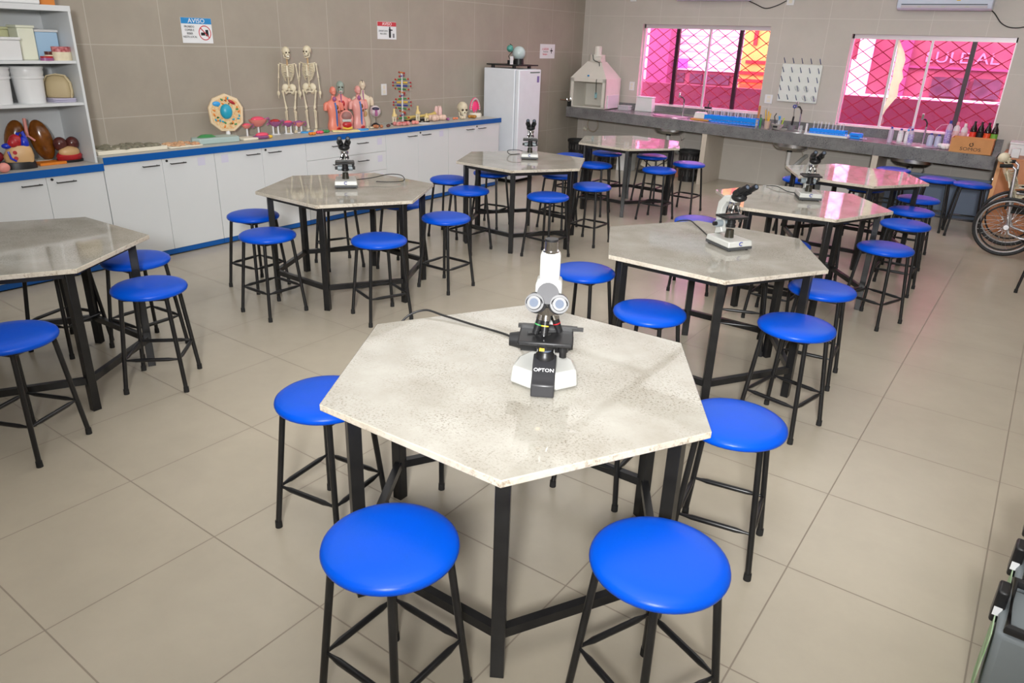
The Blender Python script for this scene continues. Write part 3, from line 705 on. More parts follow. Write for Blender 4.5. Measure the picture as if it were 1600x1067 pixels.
# ------------------------------------------------------------------ models on the worktop
WZ = HC
def bumps(mb, x0, x1, y0, y1, z, n, r, h):
    for k in range(n):
        x = x0 + (x1 - x0) * random.random(); y = y0 + (y1 - y0) * random.random()
        mb.ell((x, y, z), r * (0.7 + 0.6 * random.random()), r * (0.7 + 0.6 * random.random()), h * (0.6 + 0.8 * random.random()), n=8, m=6)
    return mb
t = thing('model_tray', 'cream tray heaped with grey green leaf models', 'tray', (0, 0, 0))
MB().box((-1.97, -4.58, WZ), (-1.72, -4.00, WZ + 0.03)).build('tray', M_cream, t, bevel=0.004)
g = bumps(MB(), -1.95, -1.74, -4.54, -4.06, WZ + 0.035, 34, 0.035, 0.014).build('leaf_pieces', mat('leaf_grey_green', sr(140, 136, 116), 0.5, noise=(40, 0.9, sr(88, 86, 74))), t, smooth=True); g['kind'] = 'stuff'
t = thing('model_tray', 'flat tray of orange cream discs beside the leaf tray', 'tray', (0, 0, 0))
MB().box((-1.93, -3.98, WZ), (-1.72, -3.67, WZ + 0.012)).build('tray', M_cream, t, bevel=0.003)
g = bumps(MB(), -1.91, -1.74, -3.95, -3.70, WZ + 0.018, 26, 0.026, 0.012).build('disc_pieces', mat('disc_orange_cream', sr(214, 178, 140), 0.5, noise=(45, 0.9, sr(190, 120, 80))), t, smooth=True); g['kind'] = 'stuff'
t = thing('plant_cell_model', 'pale grey boxed section model with a green dome, lying flat', 'model', (-1.84, -3.46, WZ), rz=PI / 2)
MB().prism([(-0.2, -0.07), (0.18, -0.1), (0.22, 0), (0.18, 0.1), (-0.2, 0.08), (-0.24, 0)], 0, 0.05).build('base', mat('pale_green_grey', sr(170, 190, 186), 0.4), t, bevel=0.008)
MB().lathe([(0, 0.075), (0.05, 0.07), (0.085, 0.05), (0, 0.05)], c=(-0.08, 0.02, 0), n=20, sx=1.1, sy=0.6).build('dome', M_green, t, smooth=True)
tag(MB().box((-1.9, -3.22, WZ), (-1.76, -3.06, WZ + 0.02)).build('white_plate', M_cream, bevel=0.005), 'flat white plate beside the cell model foot', 'plate')
# cell model
t = thing('cell_model', 'upright animal cell model with a blue nucleus on a white foot', 'model', (-1.97, -3.24, WZ), rz=-0.42)
MB().lathe([(0, 0), (0.055, 0), (0.045, 0.015), (0.022, 0.04), (0.018, 0.09), (0, 0.09)], n=24).build('foot', M_whiteP, t, smooth=True)
Mx = Matrix(((0, 0, 1, 0), (1, 0, 0, 0), (0, 1, 0, 0.235), (0, 0, 0, 1)))  # poly x->y, y->z
poly = [(-0.06, -0.165), (0.06, -0.165), (0.145, -0.09), (0.155, 0.05), (0.11, 0.13), (0.0, 0.175), (-0.11, 0.13), (-0.155, 0.05), (-0.145, -0.09)]
MB().prism(poly, -0.03, 0.02, Mx).build('slab', mat('cell_rim', sr(228, 205, 170), 0.45), t, bevel=0.008)
MB().prism([(x * 0.86, y * 0.86) for x, y in poly], 0.02, 0.024, Mx).build('cytoplasm', M_cellb, t)
MB().ell((0.026, 0.0, 0.25), 0.035, 0.055, 0.068).build('nucleus', M_cyan, t, smooth=True)
rnd = random.Random(3)
for (nm, m, n_) in (('orange_organelle', M_orange, 12), ('teal_organelle', M_cyan, 8), ('green_organelle', M_green, 6)):
    for k in range(n_):
        a = rnd.random() * 2 * PI; rr = 0.075 + rnd.random() * 0.045
        MB().ell((0.026, rr * math.cos(a), 0.24 + rr * 1.1 * math.sin(a)), 0.006, 0.014, 0.008, n=8, m=5, R=Matrix.Rotation(rnd.random() * 3, 3, 'X')).build(nm, m, t, smooth=True)
MB().ell((0.03, 0.055, 0.335), 0.01, 0.035, 0.014, R=Matrix.Rotation(-0.6, 3, 'X')).build('red_organelle', M_red, t, smooth=True)
MB().ell((0.028, -0.08, 0.32), 0.01, 0.035, 0.022).build('blue_organelle', M_skyb, t, smooth=True)
for (a, b) in ((0.0, 0.35), (0.03, 0.32), (-0.08, 0.2), (0.04, 0.14)): MB().ell((0.028, a, b), 0.006, n=8, m=6).build('black_pin', M_black, t)
# reproductive / embryo models on white pegs
def embryo(lab, x, y, size, zc, mtop, mcup, pegs=1, rz=0.0):
    t = thing('embryo_model', lab, 'anatomy model', (x, y, WZ), rz=rz, group='small womb models on white pegs')
    MB().lathe([(0, 0), (0.05, 0), (0.05, 0.006), (0, 0.006)], n=20, sx=0.8).build('foot', M_whiteP, t)
    for k in range(pegs): MB().cyl((0, (k - (pegs - 1) / 2) * 0.06, 0.005), (0, (k - (pegs - 1) / 2) * 0.06, zc - size * 0.3), 0.009, n=10).build('peg', M_whiteP, t)
    MB().lathe([(0, -0.8 * size), (0.5 * size, -0.6 * size), (0.95 * size, -0.15 * size), (1.05 * size, 0.1 * size), (0.85 * size, 0.1 * size), (0, 0.05 * size)], c=(0, 0, zc), n=24, sx=0.7, sy=1.1).build('womb', mcup, t, smooth=True)
    MB().ell((0, 0, zc + 0.12 * size), 0.5 * size, 0.85 * size, 0.32 * size).build('lining', mtop, t, smooth=True)
    MB().tube([(0, 0.8 * size, zc), (0.02, 1.3 * size, zc + 0.2 * size), (0.02, 1.5 * size, zc - 0.3 * size), (0, 1.2 * size, zc - 0.6 * size)], 0.13 * size, 8).build('tube', M_mauve, t, smooth=True)
M_cup = mat('womb_cup_pink', sr(225, 135, 125), 0.4)
embryo('small pink womb model beside the cell model', -1.93, -3.06, 0.045, 0.115, M_pink, M_cup)
embryo('largest pink womb model, open cup on a peg', -2.0, -2.88, 0.085, 0.145, M_pink, M_cup)
embryo('pink and mauve womb model right of the open cup', -1.97, -2.70, 0.065, 0.12, M_red, M_mauve, 2)
embryo('mauve womb model before the standing skeleton legs', -1.95, -2.56, 0.055, 0.105, M_pink, M_mauve, 2)
embryo('mauve model on a long white stand near the second skeleton', -1.96, -2.42, 0.055, 0.095, M_mauve, M_cup, 2)
t = thing('womb_slice', 'flat pink and mauve womb slice lying in front of the open cup', 'anatomy model', (-1.80, -2.99, WZ))
MB().lathe([(0, 0.005), (0.075, 0.005), (0.09, 0.02), (0.07, 0.03), (0, 0.03)], n=24, sx=0.7, sy=1.1).build('rim', M_mauve, t, smooth=True)
MB().ell((0, 0, 0.035), 0.035, 0.07, 0.022).build('lining', M_pink, t, smooth=True)
tag(MB().ell((-1.76, -2.93, WZ + 0.018), 0.016, 0.03, 0.016).build('yolk_piece', M_yellow, smooth=True), 'small yellow model piece touching the flat womb slice', 'model piece')
for (x, y, m, lab) in ((-1.90, -2.36, M_skyb, 'flat sky blue oval base behind the skeleton feet'), (-1.76, -2.32, M_pink, 'small pink flower-like piece at the skeleton feet'), (-1.78, -2.22, M_green, 'small green piece right of the skeleton feet'), (-1.72, -2.45, M_orange, 'small orange shell piece at the worktop edge by the skeleton feet')):
    mb = MB()
    if m is M_skyb: mb.lathe([(0, 0), (0.05, 0), (0.05, 0.012), (0, 0.012)], n=20, sy=1.6)
    else:
        for k in range(5): mb.ell((0.02 * math.cos(k * 1.26), 0.026 * math.sin(k * 1.26), 0.014), 0.016, 0.02, 0.014, n=10, m=6)
    tag(mb.build('display_piece', m, smooth=True, loc=(x, y, WZ)), lab, 'model piece')

# skeleton: local frame, facing +x, feet at z=0, height H (~0.85)
def skull(parent_mb, c, s, R=None):
    pass
def build_skull(name, parent, c, s, R=None):
    R = R or Matrix.Identity(3); c = Vector(c)
    P = lambda v: c + R @ (Vector(v) * s)
    mb = MB(); mb.ell(P((-0.12, 0, 0.18)), 0.58 * s, 0.46 * s, 0.50 * s, n=20, m=14, R=R)
    mb.ell(P((0.22, 0, -0.18)), 0.26 * s, 0.30 * s, 0.34 * s, n=14, m=10, R=R)
    for q in (-1, 1): mb.ell(P((0.20, q * 0.30, -0.12)), 0.16 * s, 0.08 * s, 0.07 * s, n=10, m=6, R=R)
    mb.tube([P((-0.05, 0.33, -0.2)), P((0.0, 0.30, -0.55)), P((0.32, 0.12, -0.66)), P((0.36, 0, -0.67)), P((0.32, -0.12, -0.66)), P((0.0, -0.30, -0.55)), P((-0.05, -0.33, -0.2))], 0.07 * s, 8)
    o = mb.build(name, M_bone, parent, smooth=True)
    e = MB()
    for q in (-1, 1): e.ell(P((0.40, q * 0.17, 0.0)), 0.07 * s, 0.115 * s, 0.10 * s, n=12, m=8, R=R)
    e.ell(P((0.46, 0, -0.2)), 0.04 * s, 0.05 * s, 0.08 * s, n=8, m=6, R=R)
    e.build('eye_socket', M_eyehole, o, smooth=True)
    tt = MB()
    for k in range(8): tt.box(P((0.40, -0.14 + 0.04 * k - 0.015, -0.47)), P((0.46, -0.14 + 0.04 * k + 0.015, -0.38)))
    tt.build('teeth', mat('tooth_white', sr(240, 236, 222), 0.3), o)
    return o
def bone(mb, a, b, r, e=1.7):
    a = Vector(a); b = Vector(b)
    mb.tube([a, a.lerp(b, 0.06), a.lerp(b, 0.14), a.lerp(b, 0.5), a.lerp(b, 0.86), a.lerp(b, 0.94), b], [r * e * 0.7, r * e, r * 1.15, r * 0.85, r * 1.15, r * e, r * e * 0.7], 8)
def make_skeleton(label, loc, rz, H=0.85, turn=0.0, seated=False):
    t = thing('skeleton_model', label, 'skeleton', loc, rz, scale=(H, H, H))
    z0 = 0.0
    hip = 0.53; sh = 0.805
    hs = 0.10
    build_skull('skull', t, (0.01, 0, 0.935), hs, Matrix.Rotation(turn, 3, 'Z'))
    sp = MB()
    N = 22
    for k in range(N):
        f = k / (N - 1); z = hip + 0.02 + (0.875 - hip - 0.02) * f; x = -0.012 + 0.012 * math.sin(f * 2 * PI)
        sp.cyl((x, 0, z - 0.0052), (x, 0, z + 0.0052), 0.0125 - 0.004 * f, n=8)
        sp.box((x - 0.022, -0.003, z - 0.003), (x, 0.003, z + 0.003))
    sp.build('spine', M_bone, t, smooth=True)
    dk = MB().cyl((-0.012, 0, hip), (-0.005, 0, 0.88), 0.0085, n=8); dk.build('spinal_disc', M_bonesh, t)
    rb = MB()
    for k in range(10):
        f = k / 9; z = 0.80 - 0.15 * f; w = 0.045 + 0.028 * math.sin(PI * min(1, f * 0.9 + 0.12)); d = 0.062
        for q in (-1, 1):
            pts = [(-0.02, 0, z), (-0.026, q * w * 0.6, z - 0.004), (-0.01, q * w, z - 0.014), (0.025, q * w * 0.9, z - 0.026), (0.046, q * w * 0.45, z - 0.03 - 0.01 * f)]
            if k < 7: pts.append((0.05, q * 0.006, z - 0.028))
            rb.tube(pts, 0.0042, 6)
    rb.box((0.046, -0.009, 0.665), (0.054, 0.009, 0.79))
    rb.build('rib_cage', M_bone, t, smooth=True)
    cl = MB()
    for q in (-1, 1):
        bone(cl, (0.045, q * 0.01, 0.795), (-0.005, q * 0.092, 0.812), 0.005, 1.4)
        cl.prism([(-0.0, 0.02), (-0.0, 0.078), (-0.006, 0.05)] if False else [(-0.034, q * 0.02), (-0.034, q * 0.075), (-0.026, q * 0.06)], 0.71, 0.80)
    cl.build('shoulder_girdle', M_bone, t, smooth=True)
    pv = MB()
    for q in (-1, 1):
        pv.ell((0.0, q * 0.045, hip + 0.005), 0.018, 0.038, 0.046, n=12, m=8, R=Matrix.Rotation(q * 0.5, 3, 'X'))
        pv.tube([(0.0, q * 0.06, hip - 0.02), (0.025, q * 0.045, hip - 0.05), (0.035, 0, hip - 0.045)], 0.009, 8)
        pv.tube([(0.0, q * 0.06, hip - 0.02), (-0.005, q * 0.04, hip - 0.075), (0.025, q * 0.03, hip - 0.06)], 0.009, 8)
    pv.ell((-0.022, 0, hip), 0.014, 0.028, 0.04, n=10, m=8)
    pv.build('pelvis', M_bone, t, smooth=True)
    for q in (-1, 1):
        a = MB()
        if seated:
            el = (-0.02, q * 0.13, 0.64); wr = (0.12, q * 0.12, 0.58); fg = (1, 0, -0.15)
        else:
            el = (-0.012, q * 0.115, 0.638); wr = (0.0, q * 0.128, 0.497); fg = (0.06, 0, -1)
        bone(a, (-0.005, q * 0.098, sh), el, 0.0075)
        for dq in (-0.006, 0.006): bone(a, (el[0] + dq, el[1], el[2] - 0.004), (wr[0] + dq, wr[1], wr[2]), 0.0042, 1.5)
        a.build('arm', M_bone, t, smooth=True)
        h = MB(); w_ = Vector(wr); fg = Vector(fg).normalized(); side = Vector((1, 0, 0)) if not seated else Vector((0, 1, 0))
        h.ell(w_ + fg * 0.03, 0.016, 0.008, 0.03, n=10, m=8, R=fg.to_track_quat('Z', 'Y').to_matrix())
        for k in range(4):
            s0 = w_ + fg * 0.05 + side * (k - 1.5) * 0.008
            h.tube([s0, s0 + fg * 0.02, s0 + fg * (0.036 + 0.006 * (1 if k in (1, 2) else 0))], [0.0034, 0.003, 0.002], 6)
        h.tube([w_ + fg * 0.018 + side * 0.012, w_ + fg * 0.034 + side * 0.024, w_ + fg * 0.048 + side * 0.028], [0.0038, 0.003, 0.002], 6)
        h.build('hand', M_bone, t, smooth=True)
        l = MB()
        if seated:
            kn = (0.24, q * 0.05, hip - 0.02); an = (0.26, q * 0.05, hip - 0.27)
        else:
            kn = (0.008, q * 0.05, 0.285); an = (-0.01, q * 0.046, 0.045)
        bone(l, (0.005, q * 0.078, hip - 0.03), kn, 0.010, 1.8)
        l.ell((kn[0] + 0.012, kn[1], kn[2] - 0.003), 0.008, 0.011, 0.011, n=8, m=6)
        bone(l, (kn[0], kn[1], kn[2] - 0.015), an, 0.0085, 1.8); bone(l, (kn[0] - 0.008, kn[1] + q * 0.016, kn[2] - 0.03), (an[0] - 0.004, an[1] + q * 0.013, an[2]), 0.0042, 1.5)
        l.build('leg_bones', M_bone, t, smooth=True)
        f = MB(); ax, ay, az = an
        f.ell((ax - 0.015, ay, az - 0.026), 0.022, 0.014, 0.019, n=10, m=8)
        for k in range(5):
            yy = ay + (k - 2) * 0.0075
            f.tube([(ax, ay + (k - 2) * 0.004, az - 0.012), (ax + 0.04, yy, az - 0.024), (ax + 0.07, yy, az - 0.037), (ax + 0.09 - 0.004 * k, yy, az - 0.04)], [0.007, 0.0052, 0.0045, 0.0032], 6)
        f.build('foot', M_bone, t, smooth=True)
    return t
def rz_of(dx, dy): return math.atan2(dy, dx)
make_skeleton('standing skeleton model with its head turned, behind the mauve womb models', (-1.99, -2.48, WZ), -0.75, 0.82, turn=0.5)
make_skeleton('standing skeleton model facing forward, feet by the blue oval base', (-1.91, -2.29, WZ), -0.95, 0.835, turn=-0.2)

# torsos
def make_torso(label, loc, rz, H, mskin, mhead=None, front='open', skull_head=False):
    t = thing('torso_model', label, 'anatomy model', loc, rz, group='torso models on the worktop', scale=(H, H, H))
    b = MB().loft([(0.0, 0, 0, 0.10, 0.15), (0.06, 0, 0, 0.115, 0.165), (0.14, 0, 0, 0.11, 0.165), (0.24, 0, 0, 0.095, 0.135), (0.32, 0, 0, 0.095, 0.13), (0.42, 0, 0, 0.11, 0.15), (0.52, 0, 0, 0.115, 0.17), (0.60, -0.005, 0, 0.10, 0.19), (0.655, -0.01, 0, 0.08, 0.16), (0.69, -0.01, 0, 0.055, 0.085), (0.72, -0.005, 0, 0.045, 0.05), (0.80, 0.0, 0, 0.042, 0.045)], n=28, p=2.3)
    for q in (-1, 1):
        b.tube([(-0.005, q * 0.155, 0.62), (-0.005, q * 0.195, 0.59), (0.0, q * 0.21, 0.52), (0.0, q * 0.215, 0.46)], [0.05, 0.058, 0.05, 0.045], 12)
    b.build('body', mskin, t, smooth=True)
    if skull_head:
        hd = build_skull('head', t, (0.015, 0, 0.885), 0.19)
        hd.data.materials[0] = mhead or M_bone
    else:
        hb = MB().ell((0.0, 0, 0.905), 0.085, 0.07, 0.095, n=24, m=16)
        hb.ell((0.045, 0, 0.855), 0.04, 0.045, 0.05, n=14, m=10); hb.ell((0.085, 0, 0.89), 0.018, 0.012, 0.022, n=8, m=6)
        for q in (-1, 1): hb.ell((-0.005, q * 0.072, 0.89), 0.016, 0.008, 0.024, n=8, m=6)
        hb.build('head', mhead or mskin, t, smooth=True)
        MB().ell((0.07, 0.025, 0.915), 0.012, 0.012, 0.009, n=8, m=6).ell((0.07, -0.025, 0.915), 0.012, 0.012, 0.009, n=8, m=6).build('eye', M_white, t)
    if front == 'strip':
        MB().tube([(0.098, 0.02, 0.10), (0.105, 0.02, 0.24), (0.105, 0.02, 0.32), (0.118, 0.015, 0.42), (0.118, 0.0, 0.56), (0.085, 0, 0.64)], 0.02, 10).build('blue_strip', M_vein, t, smooth=True)
        MB().ell((0.06, 0.0, 0.72), 0.04, 0.045, 0.06).build('throat', M_mauve, t, smooth=True)
        MB().ell((0.09, 0.045, 0.53), 0.03, 0.035, 0.06).ell((0.075, 0.065, 0.44), 0.035, 0.04, 0.06).build('organs', M_brown, t, smooth=True)
        MB().ell((0.075, 0.04, 0.045), 0.045, 0.08, 0.05).build('pelvic_organs', M_red, t, smooth=True)
    else:
        MB().ell((0.085, 0.035, 0.53), 0.04, 0.045, 0.075).ell((0.085, -0.04, 0.53), 0.04, 0.045, 0.075).build('lungs', M_red if skull_head else M_fleshO, t, smooth=True)
        MB().ell((0.085, 0, 0.41), 0.04, 0.085, 0.045).build('liver', M_darkbrown, t, smooth=True)
        MB().ell((0.075, 0, 0.28), 0.045, 0.075, 0.085).build('bowel', M_tan, t, smooth=True)
        MB().tube([(0.05, 0, 0.79), (0.06, 0, 0.72), (0.075, 0, 0.64), (0.10, 0, 0.56)], 0.014, 8).build('windpipe', M_mauve, t, smooth=True)
    return t
make_torso('orange pink torso model with a blue vessel strip, standing alone at the end', (-1.87, -2.02, WZ), -0.25, 0.445, M_fleshO, front='strip')
make_torso('torso model with a grey green skull head, standing at the back', (-2.0, -1.80, WZ), -0.6, 0.48, M_fleshP, mat('grey_green_skull', sr(150, 165, 155), 0.4), skull_head=True)
make_torso('rose torso model with a blue vessel strip, right of the head section', (-1.86, -1.68, WZ), -0.25, 0.445, mat('rose_light', sr(222, 156, 148), 0.35), front='strip')
tt = make_torso('pale torso model with black striped cranium behind the rose torso', (-2.0, -1.48, WZ), -0.5, 0.485, M_fleshW)
MB().box((-0.06, -0.008, 0.985), (0.05, 0.008, 1.005)).ell((-0.01, 0, 0.955), 0.088, 0.014, 0.052, n=14, m=8).build('cranium_stripe', M_black, tt)
# head section
t = thing('head_section_model', 'halved head model on a pale yellow base before the torsos', 'anatomy model', (-1.75, -1.96, WZ), rz=-0.55)
MB().box((-0.07, -0.16, 0), (0.07, 0.13, 0.012)).build('base', mat('pale_yellow_base', sr(236, 222, 160), 0.5), t, bevel=0.004)
MB().ell((0, 0.0, 0.12), 0.05, 0.075, 0.095).ell((0, 0.0, 0.05), 0.04, 0.065, 0.045).build('head', M_fleshP, t, smooth=True)
MB().ell((0.032, 0.0, 0.155), 0.025, 0.055, 0.048).build('brain', mat('brain_brown_pink', sr(150, 105, 100), 0.5), t, smooth=True)
MB().box((0.03, -0.05, 0.10), (0.055, 0.045, 0.125)).build('skull_plate', M_white, t, bevel=0.004)
MB().ell((0.04, 0.0, 0.07), 0.022, 0.05, 0.032).build('mouth', M_red, t, smooth=True)
MB().tube([(0.055, -0.05, 0.04), (0.062, 0.0, 0.03), (0.055, 0.05, 0.04)], 0.01, 8).build('throat_ring', M_yellow, t, smooth=True)
tag(MB().lathe([(0, 0), (0.05, 0), (0.05, 0.012), (0, 0.012)], n=20, sy=1.5).build('display_piece', M_skyb, loc=(-1.72, -1.76, WZ)), 'sky blue oval disc in front of the rose torso', 'model piece')
# eyeball on stand
t = thing('eyeball_model', 'white eyeball-like ball model on a black stand', 'anatomy model', (-1.88, -1.41, WZ), rz=-0.6)
MB().lathe([(0, 0), (0.055, 0), (0.045, 0.02), (0.012, 0.04), (0, 0.04)], n=20).build('base', M_black, t, smooth=True)
MB().cyl((0, 0, 0.03), (0, 0, 0.11), 0.006, n=8).build('rod', M_chrome, t)
MB().ell((0, 0, 0.165), 0.062).build('ball', mat('eyeball_white', sr(225, 220, 222), 0.25, noise=(18, 0.7, sr(190, 150, 160))), t, smooth=True)
MB().ell((0.045, 0, 0.195), 0.022, 0.042, 0.018).build('navy_patch', mat('navy_patch', sr(52, 44, 72), 0.35), t, smooth=True)
MB().box((0.048, -0.014, 0.12), (0.066, 0.016, 0.185)).build('red_patch', M_mauve, t, bevel=0.004)
# DNA ladder
t = thing('dna_model', 'tall coloured spiral ladder model on a white rod', 'model', (-1.92, -0.93, WZ), rz=0.0)
MB().lathe([(0, 0), (0.06, 0), (0.06, 0.012), (0, 0.012)], n=24).build('base', M_green, t)
MB().cyl((0, 0, 0.01), (0, 0, 0.56), 0.009, n=10).build('rod', M_whiteP, t)
cols = [M_green, M_navy, M_orange, M_green, M_navy, M_yellow]
nr = 15
for k in range(nr):
    a = PI / 2 + k * PI * 2 / 12; z = 0.06 + k * 0.036; d = Vector((math.cos(a), math.sin(a), 0)) * 0.105
    rg = MB().cyl(-d + Vector((0, 0, z)), d + Vector((0, 0, z)), 0.0038, n=6).build('rung', cols[(k + 2) % 6], t)
    MB().cyl(-d * 0.62 + Vector((0, 0, z)), -d * 0.12 + Vector((0, 0, z)), 0.009, n=8).cyl(d * 0.12 + Vector((0, 0, z)), d * 0.62 + Vector((0, 0, z)), 0.009, n=8).build('base_pair', cols[k % 6], rg)
    for dd in (-d, d): MB().ell(dd + Vector((0, 0, z)), 0.011, n=8, m=6).build('red_ball', M_red, rg)
# small bones and joints
def joint(lab, x, y, h, rz=0.0):
    t = thing('joint_model', lab, 'anatomy model', (x, y, WZ), rz=rz)
    mb = MB(); mb.tube([(0, -0.018, 0.012), (0, -0.02, h * 0.3), (0, -0.016, h * 0.5)], [0.013, 0.010, 0.018], 8); mb.tube([(0, 0.018, 0.012), (0, 0.02, h * 0.3), (0, 0.016, h * 0.5)], [0.013, 0.010, 0.018], 8)
    mb.build('lower_bone', M_bone, t, smooth=True)
    MB().tube([(0, 0, h * 0.52), (0, 0, h * 0.66), (0, 0, h * 0.85), (0, 0, h)], [0.03, 0.02, 0.012, 0.014], 10).ell((0, 0.012, h * 0.56), 0.02, 0.03, 0.02).build('upper_bone', mat('yellowed_bone', sr(230, 205, 140), 0.45), t, smooth=True)
    MB().lathe([(0, 0), (0.04, 0), (0.04, 0.01), (0, 0.01)], n=16).build('base', M_black, t)
joint('knee joint model standing left of the spiral ladder', -1.90, -1.09, 0.175)
joint('hip joint model standing right of the spiral ladder', -1.92, -0.67, 0.185)
joint('small forked joint model beside the hip joint', -1.86, -0.58, 0.10)
t = thing('limb_bone_model', 'long yellowish bone model lying behind the joints', 'anatomy model', (-2.0, -0.45, WZ))
MB().tube([(0, -0.32, 0.04), (0.0, -0.24, 0.05), (0, 0.0, 0.055), (0, 0.12, 0.06), (0, 0.18, 0.065)], [0.03, 0.018, 0.016, 0.02, 0.03], 10).build('shaft', mat('yellow_bone2', sr(215, 190, 110), 0.45), t, smooth=True)
MB().box((-0.03, -0.34, 0), (0.03, 0.18, 0.02)).build('stand', M_black, t)
def blob(lab, x, y, m, r, n=5, name='display_piece', sx=1.0, sy=1.0, seed=1, cat='model piece', h=0.7):
    rn = random.Random(seed); mb = MB()
    for k in range(n):
        mb.ell((r * 0.8 * sx * (rn.random() - 0.5) * 2, r * sy * (rn.random() - 0.5) * 2, r * h * 0.75), r * 0.55, r * 0.6, r * h * 0.75, n=10, m=7)
    return tag(mb.build(name, m, smooth=True, loc=(x, y, WZ)), lab, cat)
blob('tangle of red vessel models before the knee joint', -1.76, -1.12, mat('red_vessel', sr(190, 70, 75), 0.4, noise=(40, 0.9, sr(230, 190, 180))), 0.045, 9, sy=2.0, seed=2)
blob('dark maroon kidney piece left of the red vessels', -1.75, -1.33, M_darkbrown, 0.03, 4, seed=3)
blob('orange brown bean piece under the ball model', -1.75, -1.50, mat('bean_brown', sr(178, 112, 74), 0.4), 0.035, 5, sy=1.4, seed=4)
blob('pale bone scrap left of the ball model', -1.79, -1.60, M_bone, 0.03, 5, sy=1.6, seed=5, h=0.4)
blob('pink ring piece right of the red vessels', -1.76, -0.90, M_fleshP, 0.04, 6, seed=6)
blob('pale pink foot model lying on the worktop', -1.86, -0.37, mat('pale_foot', sr(228, 196, 178), 0.45), 0.068, 9, sy=1.5, seed=7)
blob('tall pale pink hand-like model beside the foot model', -1.97, -0.22, mat('pale_pink', sr(232, 196, 190), 0.45), 0.045, 6, seed=8, h=2.4)
blob('mauve flower piece at the end of the foot model', -1.82, -0.22, M_mauve, 0.028, 4, seed=9)
blob('orange shell piece before the skull', -1.84, -0.07, mat('coral_piece', sr(240, 140, 100), 0.4), 0.03, 4, sy=1.3, seed=10, h=0.6)
tag(MB().box((-1.83, -0.83, WZ), (-1.69, -0.63, WZ + 0.002)).build('paper_sheet', M_paper), 'white paper sheet at the worktop edge below the hip joint', 'paper')
t = thing('skull_model', 'life-size ivory skull model beside the pink dentures', 'skull', (-1.93, 0.20, WZ), rz=-0.5)
build_skull('cranium', t, (0, 0, 0.098), 0.145)
blob('pale jaw piece in front of the skull', -1.80, 0.05, M_bone, 0.035, 5, sy=1.3, seed=12, h=0.8)
blob('ochre sponge piece under the denture', -1.80, 0.24, mat('ochre_sponge', sr(176, 124, 50), 0.6), 0.045, 6, sy=1.3, seed=11, h=0.6)
# dental model
t = thing('denture_model', 'large open pink denture model with white teeth', 'model', (-1.90, 0.42, WZ), rz=-0.45)
MB().lathe([(0, 0.0), (0.085, 0.0), (0.09, 0.03), (0.08, 0.05), (0, 0.05)], n=24, sx=0.8).build('lower_jaw', M_cream, t, smooth=True)
def arch(w, h, x, z0, r, n=14): return [(x, w * math.cos(PI * k / n), z0 + h * math.sin(PI * k / n)) for k in range(n + 1)]
MB().tube(arch(0.062, 0.135, -0.01, 0.09, 0.02), 0.017, 8).build('upper_gum', M_hotpink, t, smooth=True)
tm = MB()
for (x, y, z) in arch(0.062, 0.135, 0.006, 0.09, 0.02, 15): tm.ell((x, y, z), 0.011, 0.0105, 0.0115, n=8, m=6)
tm.build('teeth', M_white, t, smooth=True)
MB().ell((-0.012, 0, 0.125), 0.012, 0.042, 0.072).build('palate', M_hotpink, t, smooth=True)
MB().cyl((0, 0, 0.045), (0, 0, 0.085), 0.006, n=8).build('hinge', M_chrome, t)

# ------------------------------------------------------------------ side wall signs
def wsign(name, lab, y0, y1, z0, z1):
    t = thing(name, lab, 'sign', (XW, (y0 + y1) / 2, (z0 + z1) / 2))
    MB().box((0.0005, -(y1 - y0) / 2, -(z1 - z0) / 2), (0.004, (y1 - y0) / 2, (z1 - z0) / 2)).build('board', M_paper, t)
    return t
def wt(t, s, size, m, y, z, sx=1.0, align='CENTER'): text('lettering', s, size, m, t, face_mat((0.0065, y, z), (0, 1, 0), (0, 0, 1)), 0.0004, align, sx)
t = wsign('notice_sign', 'white notice with blue AVISO band and crossed-out food symbol', -3.49, -3.19, 1.72, 1.93)
MB().box((0.004, -0.148, 0.055), (0.006, 0.148, 0.104)).build('blue_band', M_txtb, t)
wt(t, 'AVISO', 0.052, M_txtw, 0, 0.078, 1.15)
for k, s in enumerate(('PROIBIDO', 'COMER E', 'BEBER', 'NESTE LOCAL')): wt(t, s, 0.024, M_txt, -0.075, 0.03 - 0.028 * k, 0.9)
def ring(mb, cy, cz, r, w, x=0.0045):
    mb.tube([(x, cy + r * math.cos(2 * PI * k / 32), cz + r * math.sin(2 * PI * k / 32)) for k in range(32)], w, 6, closed=True)
rr = MB(); ring(rr, 0.075, -0.018, 0.058, 0.004); rr.cyl((0.006, 0.075 - 0.04, -0.018 + 0.04), (0.006, 0.075 + 0.04, -0.018 - 0.04), 0.004, n=6)
rr.build('prohibition_ring', M_txtr, t)
MB().box((0.004, 0.035, -0.04), (0.005, 0.075, -0.015)).box((0.004, 0.082, -0.045), (0.005, 0.11, 0.008)).build('food_symbol', M_txt, t)
t = wsign('notice_sign', 'small notice with red AVISO band and litter person symbol', -1.10, -0.80, 1.80, 1.985)
MB().box((0.004, -0.148, 0.045), (0.006, 0.148, 0.09)).build('red_band', M_txtr, t)
wt(t, 'AVISO', 0.046, M_txtw, 0, 0.068, 1.2); wt(t, 'JOGUE LIXO', 0.024, M_txt, -0.06, -0.005, 1.05); wt(t, 'NO LIXO', 0.024, M_txt, -0.06, -0.035, 1.05)
MB().box((0.004, 0.03, -0.075), (0.005, 0.062, 0.02)).box((0.004, 0.05, 0.0), (0.005, 0.09, 0.012)).cyl((0.004, 0.045, 0.03), (0.005, 0.045, 0.03), 0.011, n=12).build('person_symbol', M_txt, t)
MB().box((0.004, 0.09, -0.075), (0.0045, 0.12, -0.03)).build('bin_symbol', M_grey, t)
